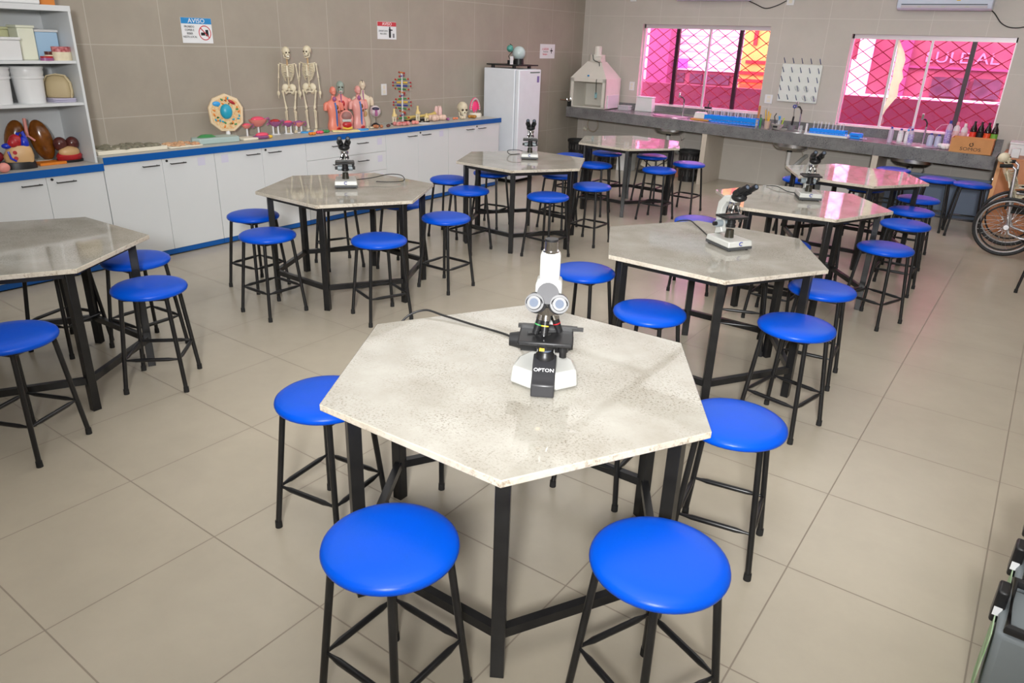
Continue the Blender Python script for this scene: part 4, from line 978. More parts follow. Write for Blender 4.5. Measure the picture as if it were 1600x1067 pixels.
t = wsign('notice_sign', 'white notice with red and grey print beside the corner', 2.22, 2.62, 1.60, 1.80)
wt(t, 'A ÁGUA', 0.045, M_txtr, -0.06, 0.03, 1.0); wt(t, 'Economize', 0.03, M_grey, -0.05, -0.005); wt(t, 'Sempre', 0.04, M_txtr, -0.07, -0.04)
MB().box((0.004, 0.10, -0.03), (0.005, 0.115, 0.045)).box((0.004, 0.075, 0.0), (0.005, 0.14, 0.018)).build('tap_symbol', M_txt, t)
def outlet(lab, loc, axis, w=0.085, h=0.125, vertical=2):
    t = thing('wall_outlet', lab, 'outlet', loc)
    if axis == 'x':
        MB().box((0, -w / 2, -h / 2), (0.01, w / 2, h / 2)).build('plate', M_whiteP, t, bevel=0.002)
        MB().box((0.01, -w * 0.22, -h * 0.36), (0.012, w * 0.22, -h * 0.06)).box((0.01, -w * 0.22, h * 0.06), (0.012, w * 0.22, h * 0.36)).build('socket', M_cream, t)
    else:
        MB().box((-w / 2, -0.01, -h / 2), (w / 2, 0, h / 2)).build('plate', M_whiteP, t, bevel=0.002)
        MB().box((-w * 0.22, -0.012, -h * 0.36), (w * 0.22, -0.01, -h * 0.06)).box((-w * 0.22, -0.012, h * 0.06), (w * 0.22, -0.01, h * 0.36)).build('socket', M_cream, t)
outlet('white wall outlet above the pale torso model', (XW, -1.03, 1.255), 'x')
outlet('white wall outlet between fume hood and window', (-1.175, YW, 1.235), 'y')
outlet('white wall outlet right of the window above the pencil cup', (0.985, YW, 1.19), 'y', 0.11, 0.12)
outlet('white air conditioner outlet box at the top of the wall', (1.07, YW, 2.475), 'y', 0.10, 0.16)
outlet('white outlet box high on the wall near the corner', (-1.28, YW, 2.50), 'y', 0.10, 0.12)

# ------------------------------------------------------------------ fridge and what stands on it
t = thing('refrigerator', 'white upright fridge at the end of the blue edged worktop', 'fridge', (0, 0, 0))
FH = 1.49
MB().box((-2.06, 0.80, 0.05), (-1.545, 1.32, FH)).build('body', M_frigo, t, bevel=0.012)
MB().box((-1.54, 0.803, 0.06), (-1.475, 1.317, FH - 0.004)).build('door', M_frigo, t, bevel=0.014)
MB().box((-2.02, 0.84, 0.0), (-1.58, 1.28, 0.05)).build('foot_plinth', M_rub, t)
MB().box((-1.475, 1.05, FH - 0.05), (-1.473, 1.28, FH - 0.035)).build('badge', mat('badge_green', sr(90, 120, 110), 0.4), t)
MB().box((-1.475, 1.22, FH - 0.17), (-1.473, 1.27, FH - 0.09)).build('magnet', mat('violet_magnet', sr(120, 110, 170), 0.4), t)
t = thing('globe_lamp', 'frosted globe with a small teal globe on a black stand on the fridge', 'globe model', (-1.77, 1.08, FH))
MB().box((-0.28, -0.24, 0.035), (0.25, 0.22, 0.05)).cyl((-0.2, -0.2, 0), (-0.2, -0.2, 0.04), 0.025, n=12).cyl((0.15, 0.15, 0), (0.15, 0.15, 0.04), 0.025, n=12).cyl((0.15, -0.2, 0), (0.15, -0.2, 0.04), 0.025, n=12).build('tray', M_black, t)
MB().lathe([(0, 0.05), (0.07, 0.05), (0.065, 0.12), (0, 0.12)], c=(0.05, 0.04, 0), n=20).build('lamp_base', M_black, t, smooth=True)
MB().ell((0.05, 0.04, 0.19), 0.088, n=28, m=18).build('frosted_globe', mat('frosted_globe', sr(190, 205, 205), 0.25), t, smooth=True)
MB().ell((-0.02, -0.07, 0.245), 0.045).build('earth_globe', mat('earth_teal', sr(90, 170, 165), 0.35, noise=(20, 0.9, sr(70, 120, 90))), t, smooth=True)
MB().tube([(-0.02, -0.07, 0.30), (-0.02, -0.02, 0.28), (-0.02, -0.02, 0.2), (-0.02, -0.10, 0.15), (0.0, -0.04, 0.05)], 0.005, 6).box((-0.05, -0.08, 0.05), (0.03, -0.02, 0.10)).build('arm', M_black, t)
MB().box((0.05, -0.16, 0.05), (0.06, -0.10, 0.15)).build('card', M_paper, t)

# ------------------------------------------------------------------ microscopes; local frame: front (eyepieces, lamp) toward -y
GM = 'microscopes standing on the stone tables'
def make_student(label):
    t = thing('microscope', label, 'microscope', group=GM)
    bs = MB().prism([(-0.085, -0.11), (0.085, -0.11), (0.075, 0.115), (-0.075, 0.115)], 0.022, 0.055, scale1=0.95)
    base = bs.build('base', M_white, t, bevel=0.006)
    MB().prism([(-0.083, -0.108), (0.083, -0.108), (0.073, 0.113), (-0.073, 0.113)], 0.008, 0.022).build('base_skirt', mat('dark_grey_skirt', sr(70, 72, 74), 0.5), base)
    ff = MB()
    for x in (-0.06, 0.06):
        for y in (-0.09, 0.09): ff.cyl((x, y, 0), (x, y, 0.009), 0.009, n=10)
    ff.build('rubber_foot', M_rub, base)
    lg = MB(); lg.tube([(0.012 * math.cos(a), -0.1115, 0.042 + 0.010 * math.sin(a)) for a in [0.8 + k * 0.45 for k in range(11)]], 0.0025, 6); lg.build('logo', M_navy, base)
    arm = MB()
    pts = [(0, 0.085, 0.05), (0, 0.085, 0.12), (0, 0.095, 0.19), (0, 0.085, 0.245), (0, 0.045, 0.275), (0, 0.0, 0.28)]
    secs = []
    for i, (x, y, z) in enumerate(pts): pass
    arm.prism([(-0.05, 0.05), (0.115, 0.05), (0.105, 0.10), (0.125, 0.17), (0.115, 0.24), (0.07, 0.285), (-0.035, 0.30), (-0.04, 0.262), (0.045, 0.25), (0.075, 0.21), (0.082, 0.17), (0.06, 0.10), (0.045, 0.075)][1:], -0.02, 0.02, Matrix(((0, 0, 1, 0), (1, 0, 0, 0), (0, 1, 0, 0), (0, 0, 0, 1))))
    arm.build('arm', M_white, t, bevel=0.006)
    MB().cyl((0, -0.005, 0.262), (0, -0.01, 0.30), 0.03, 0.028, n=20).build('head_mount', M_white, t, smooth=True)
    hd = MB(); hd.ell((0, -0.035, 0.291), 0.042, 0.045, 0.026, n=20, m=12)
    for q in (-1, 1):
        hd.cyl((q * 0.022, -0.03, 0.31), (q * 0.030, -0.075, 0.335), 0.022, n=16); hd.cyl((q * 0.030, -0.07, 0.333), (q * 0.030, -0.125, 0.365), 0.0165, n=16)
    head = hd.build('binocular_head', M_black, t, smooth=True)
    e = MB()
    for q in (-1, 1): e.cyl((q * 0.030, -0.1245, 0.3650), (q * 0.030, -0.1265, 0.3662), 0.010, n=14)
    e.build('eye_lens', M_lens, head)
    MB().cyl((0, -0.005, 0.250), (0, -0.005, 0.262), 0.032, n=24).cyl((0, -0.012, 0.238), (0, -0.007, 0.250), 0.028, 0.032, n=24).build('nosepiece', M_chrome, t, smooth=True)
    for k in range(4):
        a = k * PI / 2 + 0.5; d = Vector((math.cos(a), math.sin(a), 0))
        c0 = Vector((0, -0.01, 0.24)) + d * 0.016; c1 = c0 + d * 0.016 + Vector((0, 0, -0.04))
        ob = MB().cyl(c0, c1, 0.0085, 0.007, n=12).build('objective', M_chrome, t, smooth=True)
        MB().cyl(c0.lerp(c1, 0.45), c0.lerp(c1, 0.8), 0.0088, n=12).build('objective_band', M_black, ob, smooth=True)
    MB().box((-0.07, -0.065, 0.170), (0.07, 0.06, 0.182)).build('stage', M_black, t, bevel=0.003)
    MB().box((-0.065, 0.02, 0.182), (0.065, 0.035, 0.188)).cyl((0.06, 0.0, 0.14), (0.06, 0.0, 0.17), 0.009, n=12).build('slide_holder', M_dark, t)
    MB().cyl((0, 0, 0.13), (0, 0, 0.17), 0.022, n=20).cyl((0, 0, 0.115), (0, 0, 0.13), 0.027, n=20).build('condenser', M_black, t, smooth=True)
    MB().cyl((0, 0, 0.055), (0, 0, 0.10), 0.026, 0.022, n=20).build('illuminator', mat('illuminator_brass_black', sr(48, 46, 38), 0.25), t, smooth=True)
    for q in (-1, 1):
        kb = MB().cyl((q * 0.02, 0.06, 0.125), (q * 0.055, 0.06, 0.125), 0.021, n=18).build('coarse_knob', mat('grey_knob', sr(140, 150, 155), 0.3), t, smooth=True)
        MB().cyl((q * 0.055, 0.06, 0.125), (q * 0.075, 0.06, 0.125), 0.012, n=14).build('fine_knob', M_black, kb, smooth=True)
    return t
m0 = make_student('white binocular microscope turned sideways, right of the large one')
m0.location = (2.99, -3.36, TH); m0.rotation_euler = (0, 0, 1.02)
MDIR = lambda x, y: math.atan2(-7.431 - y, 4.349 - x) + PI / 2
dup(m0, (0.115, -3.67, TH), MDIR(0.115, -3.67) + 0.0, 'small microscope on the table in front of the drawer cabinet')
dup(m0, (0.268, -1.44, TH), MDIR(0.268, -1.44), 'small microscope standing before the fridge')
dup(m0, (2.93, -1.49, TH), MDIR(2.93, -1.49) + 0.25, 'small microscope on the table before the tiled pier and drain pipe')
# large trinocular one
t = thing('microscope', 'large white and black trinocular microscope on the nearest table', 'microscope', (3.169, -5.558, TH), MDIR(3.169, -5.558) - 0.03, group=GM)
MB().prism([(-0.05, 0.13), (-0.10, 0.06), (-0.115, -0.03), (-0.045, -0.075), (0.045, -0.075), (0.115, -0.03), (0.10, 0.06), (0.05, 0.13)], 0.006, 0.065, scale1=0.93).build('base', M_white, t, bevel=0.008)
fr = MB().prism([(-0.115, 0.006), (-0.045, 0.006), (0.02, 0.006), (0.02, 0.105), (-0.035, 0.100), (-0.105, 0.045), (-0.125, 0.035)][::-1] if False else [(-0.125, 0.004), (0.0, 0.004), (0.0, 0.105), (-0.045, 0.10), (-0.09, 0.055), (-0.12, 0.045)], -0.038, 0.038, Matrix(((0, 0, 1, 0), (1, 0, 0, 0), (0, 1, 0, 0), (0, 0, 0, 1))))
lh = fr.build('lamp_housing', mat('charcoal_plastic', (0.03, 0.03, 0.033), 0.35), t, bevel=0.004)
nrm = Vector((0, -0.045, 0.045)).normalized()
text('lettering', 'OPTON', 0.0165, M_txtw, lh, face_mat((0, -0.0715, 0.0765), (1, 0, 0), (0, 0.045, 0.045)), 0.0004, sx=1.15)
lc = MB().lathe([(0.032, 0.098), (0.031, 0.112), (0.026, 0.118), (0.024, 0.126), (0, 0.126)], c=(0, -0.02, 0), n=28); lc.build('light_collector', M_black, t, smooth=True)
MB().lathe([(0, 0.1262), (0.021, 0.1262), (0.018, 0.131), (0, 0.133)], c=(0, -0.02, 0), n=24).build('collector_lens', M_lens, t, smooth=True)
# arm
MB().prism([(0.02, 0.05), (0.12, 0.05), (0.135, 0.12), (0.135, 0.22), (0.11, 0.30), (0.05, 0.325), (-0.03, 0.325), (-0.03, 0.275), (0.04, 0.27), (0.07, 0.24), (0.075, 0.18), (0.05, 0.12)], -0.032, 0.032, Matrix(((0, 0, 1, 0), (1, 0, 0, 0), (0, 1, 0, 0), (0, 0, 0, 1)))).build('arm', M_white, t, bevel=0.01)
MB().box((-0.042, -0.045, 0.285), (0.042, 0.055, 0.365)).build('head_block', M_white, t, bevel=0.014)
MB().box((-0.032, -0.012, 0.36), (0.032, 0.042, 0.45)).build('camera_tube_housing', M_white, t, bevel=0.01)
MB().cyl((0, 0.014, 0.449), (0, 0.014, 0.455), 0.025, n=24).cyl((0, 0.014, 0.455), (0, 0.014, 0.485), 0.0205, n=24).build('camera_port', M_chrome, t, smooth=True)
MB().cyl((0, 0.014, 0.485), (0, 0.014, 0.492), 0.0212, n=24).build('port_cap', M_black, t, smooth=True)
M_gm = mat('gunmetal_plastic', sr(58, 58, 61), 0.42, 0.0, 0.35)
hd = MB().cyl((0, -0.035, 0.318), (0, -0.078, 0.342), 0.036, 0.034, n=28)
hub = hd.build('binocular_hub', M_gm, t, smooth=True)
for q in (-1, 1):
    eb = MB(); eb.ell((q * 0.034, -0.065, 0.305), 0.034, 0.034, 0.034, n=20, m=12)
    eb.cyl((q * 0.036, -0.065, 0.303), (q * 0.038, -0.115, 0.322), 0.0285, 0.026, n=24)
    e1 = eb.build('eyepiece_tube', M_gm, t, smooth=True)
    MB().cyl((q * 0.038, -0.113, 0.321), (q * 0.0385, -0.121, 0.324), 0.029, n=24).cyl((q * 0.0385, -0.121, 0.324), (q * 0.039, -0.142, 0.332), 0.022, 0.0205, n=24).build('eyecup', M_black, e1, smooth=True)
    MB().cyl((q * 0.039, -0.1415, 0.3318), (q * 0.039, -0.1432, 0.3325), 0.0135, n=20).build('eye_lens', M_lens, e1, smooth=True)
    MB().tube([(q * 0.0385 + 0.0245 * math.cos(a), -0.122 - 0.0245 * math.sin(a) * 0.36, 0.3245 + 0.0245 * math.sin(a) * 0.93) for a in [k * PI / 12 for k in range(24)]], 0.0016, 6, closed=True).build('grip_ring', M_gm, e1)
MB().cyl((0, -0.01, 0.262), (0, -0.012, 0.287), 0.043, 0.040, n=32).cyl((0, -0.016, 0.247), (0, -0.01, 0.262), 0.035, 0.043, n=32).build('nosepiece', M_chrome, t, smooth=True)
for k in range(4):
    a = -PI / 2 + k * PI / 2 + 0.25 * (k - 1) + 0.1; d = Vector((math.cos(a), math.sin(a), 0))
    c0 = Vector((0, -0.016, 0.254)) + d * 0.02; c1 = c0 + d * 0.022 + Vector((0, 0, -0.062))
    ob = MB().cyl(c0, c1, 0.013, 0.011, n=18).build('objective', M_black, t, smooth=True)
    MB().cyl(c0, c0.lerp(c1, 0.28), 0.0145, n=18).build('objective_collar', M_chrome, ob, smooth=True); MB().cyl(c0.lerp(c1, 0.82), c0.lerp(c1, 1.04), 0.0115, 0.006, n=18).build('objective_tip', M_chrome, ob, smooth=True)
    MB().cyl(c0.lerp(c1, 0.5), c0.lerp(c1, 0.56), 0.0126, n=18).build('colour_ring', (M_yellow, M_red, M_skyb, M_green)[k], ob)
MB().box((-0.088, -0.098, 0.168), (0.088, 0.072, 0.184)).build('stage', M_black, t, bevel=0.005)
MB().box((-0.095, 0.02, 0.184), (0.10, 0.034, 0.196)).box((0.05, 0.016, 0.184), (0.12, 0.030, 0.194)).cyl((0.04, 0.0, 0.186), (-0.06, -0.03, 0.188), 0.003, n=6).cyl((0.0, -0.02, 0.184), (0.0, -0.02, 0.186), 0.016, n=20).build('slide_holder', M_dark, t)
MB().cyl((0.058, -0.03, 0.11), (0.058, -0.03, 0.168), 0.012, n=16).cyl((0.058, -0.03, 0.13), (0.058, -0.03, 0.168), 0.0165, n=16).build('stage_knob', M_black, t, smooth=True)
MB().cyl((0, -0.02, 0.138), (0, -0.02, 0.168), 0.034, 0.038, n=28).cyl((0, -0.02, 0.148), (0, -0.02, 0.156), 0.043, n=28).build('condenser', M_black, t, smooth=True)
MB().box((-0.018, -0.065, 0.14), (-0.002, -0.058, 0.150)).build('yellow_mark', M_yellow, t)
MB().box((-0.026, 0.02, 0.06), (0.026, 0.08, 0.17)).build('stage_bracket', M_black, t)
for q in (-1, 1):
    kb = MB().cyl((q * 0.03, 0.045, 0.130), (q * (0.085 if q < 0 else 0.07), 0.045, 0.130), 0.036, n=24).build('coarse_knob', M_black, t, smooth=True)
    MB().cyl((q * (0.085 if q < 0 else 0.07), 0.045, 0.130), (q * (0.125 if q < 0 else 0.09), 0.045, 0.130), 0.03, 0.022, n=20).build('fine_knob', M_black, kb, smooth=True)
def cable(lab, pts, r=0.004):
    from_ = [Vector(p) for p in pts]; out = []
    for i in range(len(from_) - 1):
        p0 = from_[max(i - 1, 0)]; p1 = from_[i]; p2 = from_[i + 1]; p3 = from_[min(i + 2, len(from_) - 1)]
        for k in range(6):
            u = k / 6; out.append(0.5 * ((2 * p1) + (p2 - p0) * u + (2 * p0 - 5 * p1 + 4 * p2 - p3) * u * u + (3 * p1 - p0 - 3 * p2 + p3) * u ** 3))
    out.append(from_[-1])
    return tag(MB().tube(out, r, 8).build('power_cable', M_cable, smooth=True), lab, 'cable')
cable('black cable running from the large microscope over the table edge', [(3.08, -5.44, TH + 0.05), (2.98, -5.39, TH + 0.02), (2.84, -5.31, TH + 0.006), (2.67, -5.31, TH + 0.006), (2.52, -5.32, TH + 0.012), (2.42, -5.335, TH + 0.016), (2.36, -5.40, TH - 0.03), (2.34, -5.45, TH - 0.16), (2.35, -5.47, 0.3), (2.36, -5.48, 0.01)], 0.0045)
cable('black cable from the sideways microscope across its table', [(2.87, -3.32, TH + 0.03), (2.80, -3.20, TH + 0.006), (2.66, -3.02, TH + 0.006), (2.56, -2.93, TH + 0.01), (2.45, -2.92, TH - 0.05), (2.42, -2.92, TH - 0.3)], 0.004)
cable('looped black cable behind the microscope in front of the drawers', [(0.10, -3.54, TH + 0.03), (0.14, -3.42, TH + 0.035), (0.18, -3.28, TH + 0.05), (0.24, -3.20, TH + 0.04), (0.30, -3.24, TH + 0.01), (0.24, -3.34, TH + 0.006), (0.16, -3.40, TH + 0.006)], 0.0035)
cable('short looped black cable beside the microscope before the fridge', [(0.22, -1.36, TH + 0.03), (0.12, -1.42, TH + 0.06), (0.02, -1.46, TH + 0.05), (0.0, -1.40, TH + 0.006), (0.05, -1.3, TH + 0.006)], 0.0035)
cable('thin black cable across the table of the microscope before the tiled pier', [(2.86, -1.42, TH + 0.02), (2.74, -1.34, TH + 0.006), (2.62, -1.25, TH + 0.02), (2.52, -1.2, TH + 0.006)], 0.0035)

# ------------------------------------------------------------------ granite sink counter
CZ = 0.862; CY = 2.75; CX0, CX1 = -1.93, 3.90
ct = thing('granite_counter', 'grey granite counter with three sinks under the pink windows', 'counter', (0, 0, 0))
sinks = [(-0.30, 3.06), (1.52, 3.0), (3.02, 3.0)]
sl = MB()
xs = [CX0]
for (sx, sy) in sinks:
    sl.box((xs[-1], CY, CZ - 0.03), (sx - 0.24, YW - 0.004, CZ)); sl.box((sx - 0.24, CY, CZ - 0.03), (sx + 0.24, sy - 0.15, CZ)); sl.box((sx - 0.24, sy + 0.15, CZ - 0.03), (sx + 0.24, YW - 0.004, CZ)); xs.append(sx + 0.24)
sl.box((xs[-1], CY, CZ - 0.03), (CX1, YW - 0.004, CZ))
sl.build('slab', M_gran, ct)
MB().box((CX0, CY, CZ - 0.15), (2.59, CY + 0.03, CZ - 0.03)).box((2.593, CY, CZ - 0.15), (CX1, CY + 0.03, CZ - 0.03)).build('apron', M_gran, ct)
MB().box((CX0, YW - 0.034, CZ + 0.03), (W1[0] + 2.0, YW - 0.004, W1[2] - 0.005)).box((W1[0] + 2.003, YW - 0.034, CZ - 0.08), (CX1, YW - 0.004, W2[2] - 0.005)).build('backsplash', M_gran, ct)
for (sx, sy) in sinks:
    rim = MB().lathe([(0.86, CZ + 0.001), (1.0, CZ + 0.001), (1.0, CZ + 0.006), (0.84, CZ + 0.004), (0.80, CZ - 0.02), (0.78, CZ - 0.20), (0.62, CZ - 0.235), (0.0, CZ - 0.24), (0.0, CZ - 0.245), (0.64, CZ - 0.241), (0.82, CZ - 0.205), (0.86, CZ - 0.02)], c=(sx, sy, 0), n=40, sx=0.28, sy=0.19)
    rim.build('sink_basin', M_steel, ct, smooth=True)
for (x0, nm) in ((0.35, 1), (2.60, 2)):
    struct('trim_%d' % nm, MB().box((x0, CY + 0.004, 0), (x0 + 0.07, YW, CZ - 0.152)), M_pier if 'M_pier' in globals() else (globals().setdefault('M_pier', mat('pier_tile', sr(196, 186, 172), 0.4))))
struct('trim_3', MB().box((XW + 0.0, YW - 0.02, 0), (0.345, YW - 0.001, 0.09)), mat('plinth_tile', sr(170, 160, 148), 0.5))
def faucet(lab, x, y, h=0.31):
    t = thing('faucet', lab, 'faucet', (x, y, CZ), group='gooseneck taps at the sinks')
    MB().cyl((0, 0, 0), (0, 0, 0.015), 0.022, n=16).cyl((0, 0, 0.015), (0, 0, h * 0.62), 0.011, n=12).build('stem', M_chrome, t, smooth=True)
    MB().tube([(0, 0, h * 0.6), (0.0, -0.005, h * 0.75), (-0.03, -0.02, h * 0.88), (-0.06, -0.045, h * 0.88)], 0.010, 10).build('spout', M_dark, t, smooth=True)
    MB().box((-0.072, -0.065, h * 0.86), (-0.045, -0.03, h * 1.08)).build('spray_head', M_chrome, t, bevel=0.006)
faucet('tall chrome tap at the sink nearest the fume hood', -0.20, 3.27)
faucet('tall chrome tap at the middle sink below the drying board', 1.52, 3.24, 0.34)
faucet('tall chrome tap at the sink among the wash bottles', 3.06, 3.24, 0.34)
def drain(lab, sx, sy, kind):
    t = thing('drain_pipe', lab, 'pipe', (sx, sy, 0), group='white drain pipes under the sinks')
    MB().cyl((0, 0, CZ - 0.275), (0, 0, CZ - 0.244), 0.035, n=16).build('strainer', M_black, t)
    if kind == 0: pts = [(0, 0, CZ - 0.27), (0, 0, CZ - 0.32), (0.03, 0.0, CZ - 0.39), (0.10, 0.0, CZ - 0.46), (0.12, 0.1, CZ - 0.53), (0.12, 0.38, CZ - 0.50)]
    elif kind == 1: pts = [(0, 0, CZ - 0.27), (0, 0, CZ - 0.42), (0.01, 0.0, CZ - 0.48), (0.05, 0.0, CZ - 0.51), (0.09, 0.03, CZ - 0.46), (0.12, 0.25, CZ - 0.38), (0.12, YW - sy, CZ - 0.36)]
    else: pts = [(0, 0, CZ - 0.27), (0, 0, CZ - 0.5), (0.03, 0.2, CZ - 0.55), (0.03, YW - sy, CZ - 0.5)]
    MB().tube(pts, 0.027, 12).build('pipe', mat('drain_white', sr(205, 205, 202), 0.4), t, smooth=True)
    MB().tube([(0.08, 0.1, CZ - 0.16), (0.13, 0.1, CZ - 0.22), (0.15, 0.15, CZ - 0.32), (0.11, 0.25, CZ - 0.36), (0.10, YW - sy, CZ - 0.34)], 0.005, 8).build('supply_hose', mat('hose_cream', sr(200, 196, 184), 0.4), t, smooth=True)
drain('angled white drain pipe under the sink nearest the fume hood', -0.30, 3.06, 0)
drain('ribbed white drain trap under the middle sink', 1.52, 3.0, 1)
drain('straight white drain pipe under the sink nearest the box', 3.02, 3.0, 2)

# fume hood
t = thing('fume_hood', 'cream fume hood with pyramid top in the corner of the counter', 'fume hood', (-1.62, 3.08, CZ), rz=0.06)
HW, HD, HH = 0.305, 0.27, 0.435
hm = M_hood = mat('hood_cream', sr(222, 218, 208), 0.4)
b = MB()
b.box((-HW, -HD, 0), (-HW + 0.06, -HD + 0.02, HH)); b.box((HW - 0.06, -HD, 0), (HW, -HD + 0.02, HH)); b.box((-HW, -HD, HH - 0.05), (HW, -HD + 0.02, HH)); b.box((-HW, -HD, 0), (HW, -HD + 0.02, 0.025))
b.box((-HW, -HD, 0), (-HW + 0.015, HD, HH)); b.box((HW - 0.015, -HD, 0), (HW, HD, HH)); b.box((-HW, HD - 0.015, 0), (HW, HD, HH)); b.box((-HW, -HD, 0), (HW, HD, 0.012))
b.build('cabinet', hm, t)
MB().prism([(-HW, -HD), (HW, -HD), (HW, HD), (-HW, HD)], HH, HH + 0.24, scale1=0.38).build('pyramid_top', hm, t)
MB().cyl((0.0, 0, HH + 0.235), (0.0, 0, HH + 0.34), 0.125, n=32).cyl((0.03, -0.10, HH + 0.275), (0.13, -0.10, HH + 0.275), 0.045, n=20).build('fan_housing', hm, t, smooth=True)
MB().cyl((0.0, 0, HH + 0.34), (0.0, 0, HH + 0.46), 0.06, n=28).build('outlet_pipe', hm, t, smooth=True)
MB().tube([(-0.02, -0.13, HH + 0.34), (0.0, -0.14, HH + 0.27), (0.03, -0.14, HH + 0.25), (0.10, -0.13, HH + 0.23), (0.13, -0.16, HH + 0.1), (0.145, -HD - 0.01, HH - 0.02), (0.15, -HD - 0.005, HH - 0.22)], 0.006, 8).build('power_lead', M_cable, t)
MB().box((0.13, -HD - 0.006, 0.16), (0.17, -HD, 0.24)).build('switch', mat('switch_cyan', sr(140, 180, 185), 0.4), t)
MB().ell((0, -HD - 0.002, HH + 0.04), 0.02, 0.004, 0.012, n=10, m=6).build('badge', M_txtb, t)
MB().box((HW, -HD + 0.08, 0.01), (HW + 0.018, HD - 0.08, 0.20)).build('side_box', M_clearlid, t)
t = thing('hand_wheel', 'metal clamp rod with a ring sticking out beside the fume hood', 'clamp', (-1.96, 2.80, CZ + 0.0))
MB().cyl((-0.12, 0, 0.09), (0.06, 0, 0.09), 0.010, n=10).build('rod', mat('rusty_rod', sr(120, 95, 80), 0.5), t)
MB().tube([(0.05 + 0.035 * math.cos(2 * PI * k / 16), -0.02, 0.11 + 0.035 * math.sin(2 * PI * k / 16)) for k in range(16)], 0.005, 6, closed=True).build('ring', M_chrome, t)
MB().box((0.02, -0.01, 0), (0.09, 0.03, 0.085)).build('block', M_black, t)
crate('white_tub', 'upturned white plastic tub on the sill beside the fume hood', 'tub', -1.00, -0.74, 3.30, YW - 0.04, CZ, 0.20, M_whiteP, taper=1.12)
crate('clear_container', 'clear plastic container right of the fume hood', 'container', -1.22, -1.04, 3.12, 3.24, CZ, 0.055, M_clear)

# air conditioners
def aircon(lab, x0, x1, z0):
    t = thing('air_conditioner', lab, 'air conditioner', ((x0 + x1) / 2, YW, z0), group='wall air conditioners')
    w = (x1 - x0) / 2
    Mx = Matrix(((0, 0, 1, 0), (1, 0, 0, 0), (0, 1, 0, 0), (0, 0, 0, 1)))
    MB().prism([(0, 0.02), (-0.12, 0), (-0.19, 0.02), (-0.215, 0.07), (-0.20, 0.27), (-0.15, 0.30), (0, 0.30)], -w, w, Mx).build('case', mat('aircon_white', sr(214, 224, 240), 0.3), t, bevel=0.01)
    MB().box((-w + 0.05, -0.213, 0.026), (w - 0.05, -0.195, 0.054)).build('air_slot', mat('slot_grey', sr(196, 190, 198), 0.5), t)
    f = MB().box((-w + 0.05, -0.2165, 0.060), (w - 0.05, -0.20, 0.068)); f.build('slot_line', M_black, t)
    for k in range(3): MB().box((-w * 0.5 + k * w * 0.5 - 0.02, -0.216, 0.03), (-w * 0.5 + k * w * 0.5 + 0.02, -0.20, 0.05)).build('louvre_tab', M_white, t)
    return t
aircon('white wall air conditioner above the window beside the fume hood', -0.52, 0.56, 2.44)
a2 = aircon('white wall air conditioner above the torn film window', 2.42, 3.43, 2.335)
MB().box((0.13, -0.2125, 0.10), (0.17, -0.208, 0.2)).build('yellow_tag', M_yellow, a2)
cable('black cable hanging from the air conditioner to the outlet box', [(0.50, YW - 0.06, 2.45), (0.60, YW - 0.03, 2.41), (0.75, YW - 0.02, 2.355), (0.90, YW - 0.02, 2.39), (1.02, YW - 0.02, 2.45)], 0.006)
cable('black cable curving down from the right air conditioner', [(3.40, YW - 0.05, 2.36), (3.46, YW - 0.03, 2.31), (3.55, YW - 0.02, 2.21), (3.66, YW - 0.02, 2.165), (3.8, YW - 0.02, 2.18), (3.98, YW - 0.02, 2.27)], 0.006)

# drying board
t = thing('drying_board', 'white drying pegboard with blue pegs between the windows', 'drying rack', (1.375, YW, 1.42))
MB().box((-0.265, -0.03, -0.245), (0.265, -0.004, 0.245)).build('board', mat('board_offwhite', sr(226, 230, 224), 0.4), t, bevel=0.004)
for i in range(5):
    for j in range(5):
        x = -0.235 + 0.118 * i; z = -0.215 + 0.118 * j
        MB().cyl((x, -0.03, z), (x - 0.004, -0.105, z + 0.065), 0.006, 0.0045, n=8).build('peg', mat('peg_blue', sr(50, 62, 120), 0.4), t)
for (i, j) in ((2, 1), (3, 1), (3, 0), (4, 0)):
    x = -0.235 + 0.118 * i; z = -0.215 + 0.118 * j
    o = MB().cyl((x, -0.04, z + 0.01), (x - 0.004, -0.13, z + 0.05), 0.026, 0.028, n=16, cap=False).build('hanging_beaker', M_glassy, None, smooth=True, loc=(1.375, YW, 1.42))
    tag(o, 'clear beaker hanging on a peg of the drying board, ' + {(2, 1): 'second row, left one', (3, 1): 'second row, right one', (3, 0): 'bottom row, left one', (4, 0): 'bottom row at the corner'}[(i, j)], 'beaker', 'beakers hung on the drying board')

# ------------------------------------------------------------------ things on the counter
t = thing('test_tube_rack', 'long blue test tube rack left of the pencil cup', 'rack', (0.64, 3.02, CZ), rz=-0.02)
def rackmesh(L, D, H, n, rows=2):
    mb = MB()
    for z in (0.0, H * 0.5, H): mb.box((-L / 2, -D / 2, z), (L / 2, D / 2, z + 0.006)) if z == 0 else mb.box((-L / 2, -D / 2, z), (L / 2, -D / 2 + 0.006, z + 0.010)).box((-L / 2, D / 2 - 0.006, z), (L / 2, D / 2, z + 0.010))
    mb.box((-L / 2, -D / 2 - 0.001, H * 0.15), (L / 2, -D / 2 + 0.003, H * 0.42)).box((-L / 2, -D / 2 - 0.001, H * 0.62), (L / 2, -D / 2 + 0.003, H + 0.012))
    for k in range(n + 1):
        x = -L / 2 + L * k / n; mb.box((x - 0.004, -D / 2, 0), (x + 0.004, -D / 2 + 0.005, H + 0.01)); mb.box((x - 0.004, D / 2 - 0.005, 0), (x + 0.004, D / 2, H + 0.01)); mb.box((x - 0.003, -D / 2, H), (x + 0.003, D / 2, H + 0.008))
    return mb
rackmesh(0.74, 0.15, 0.085, 14).build('frame', M_rack, t)
t2 = MB()
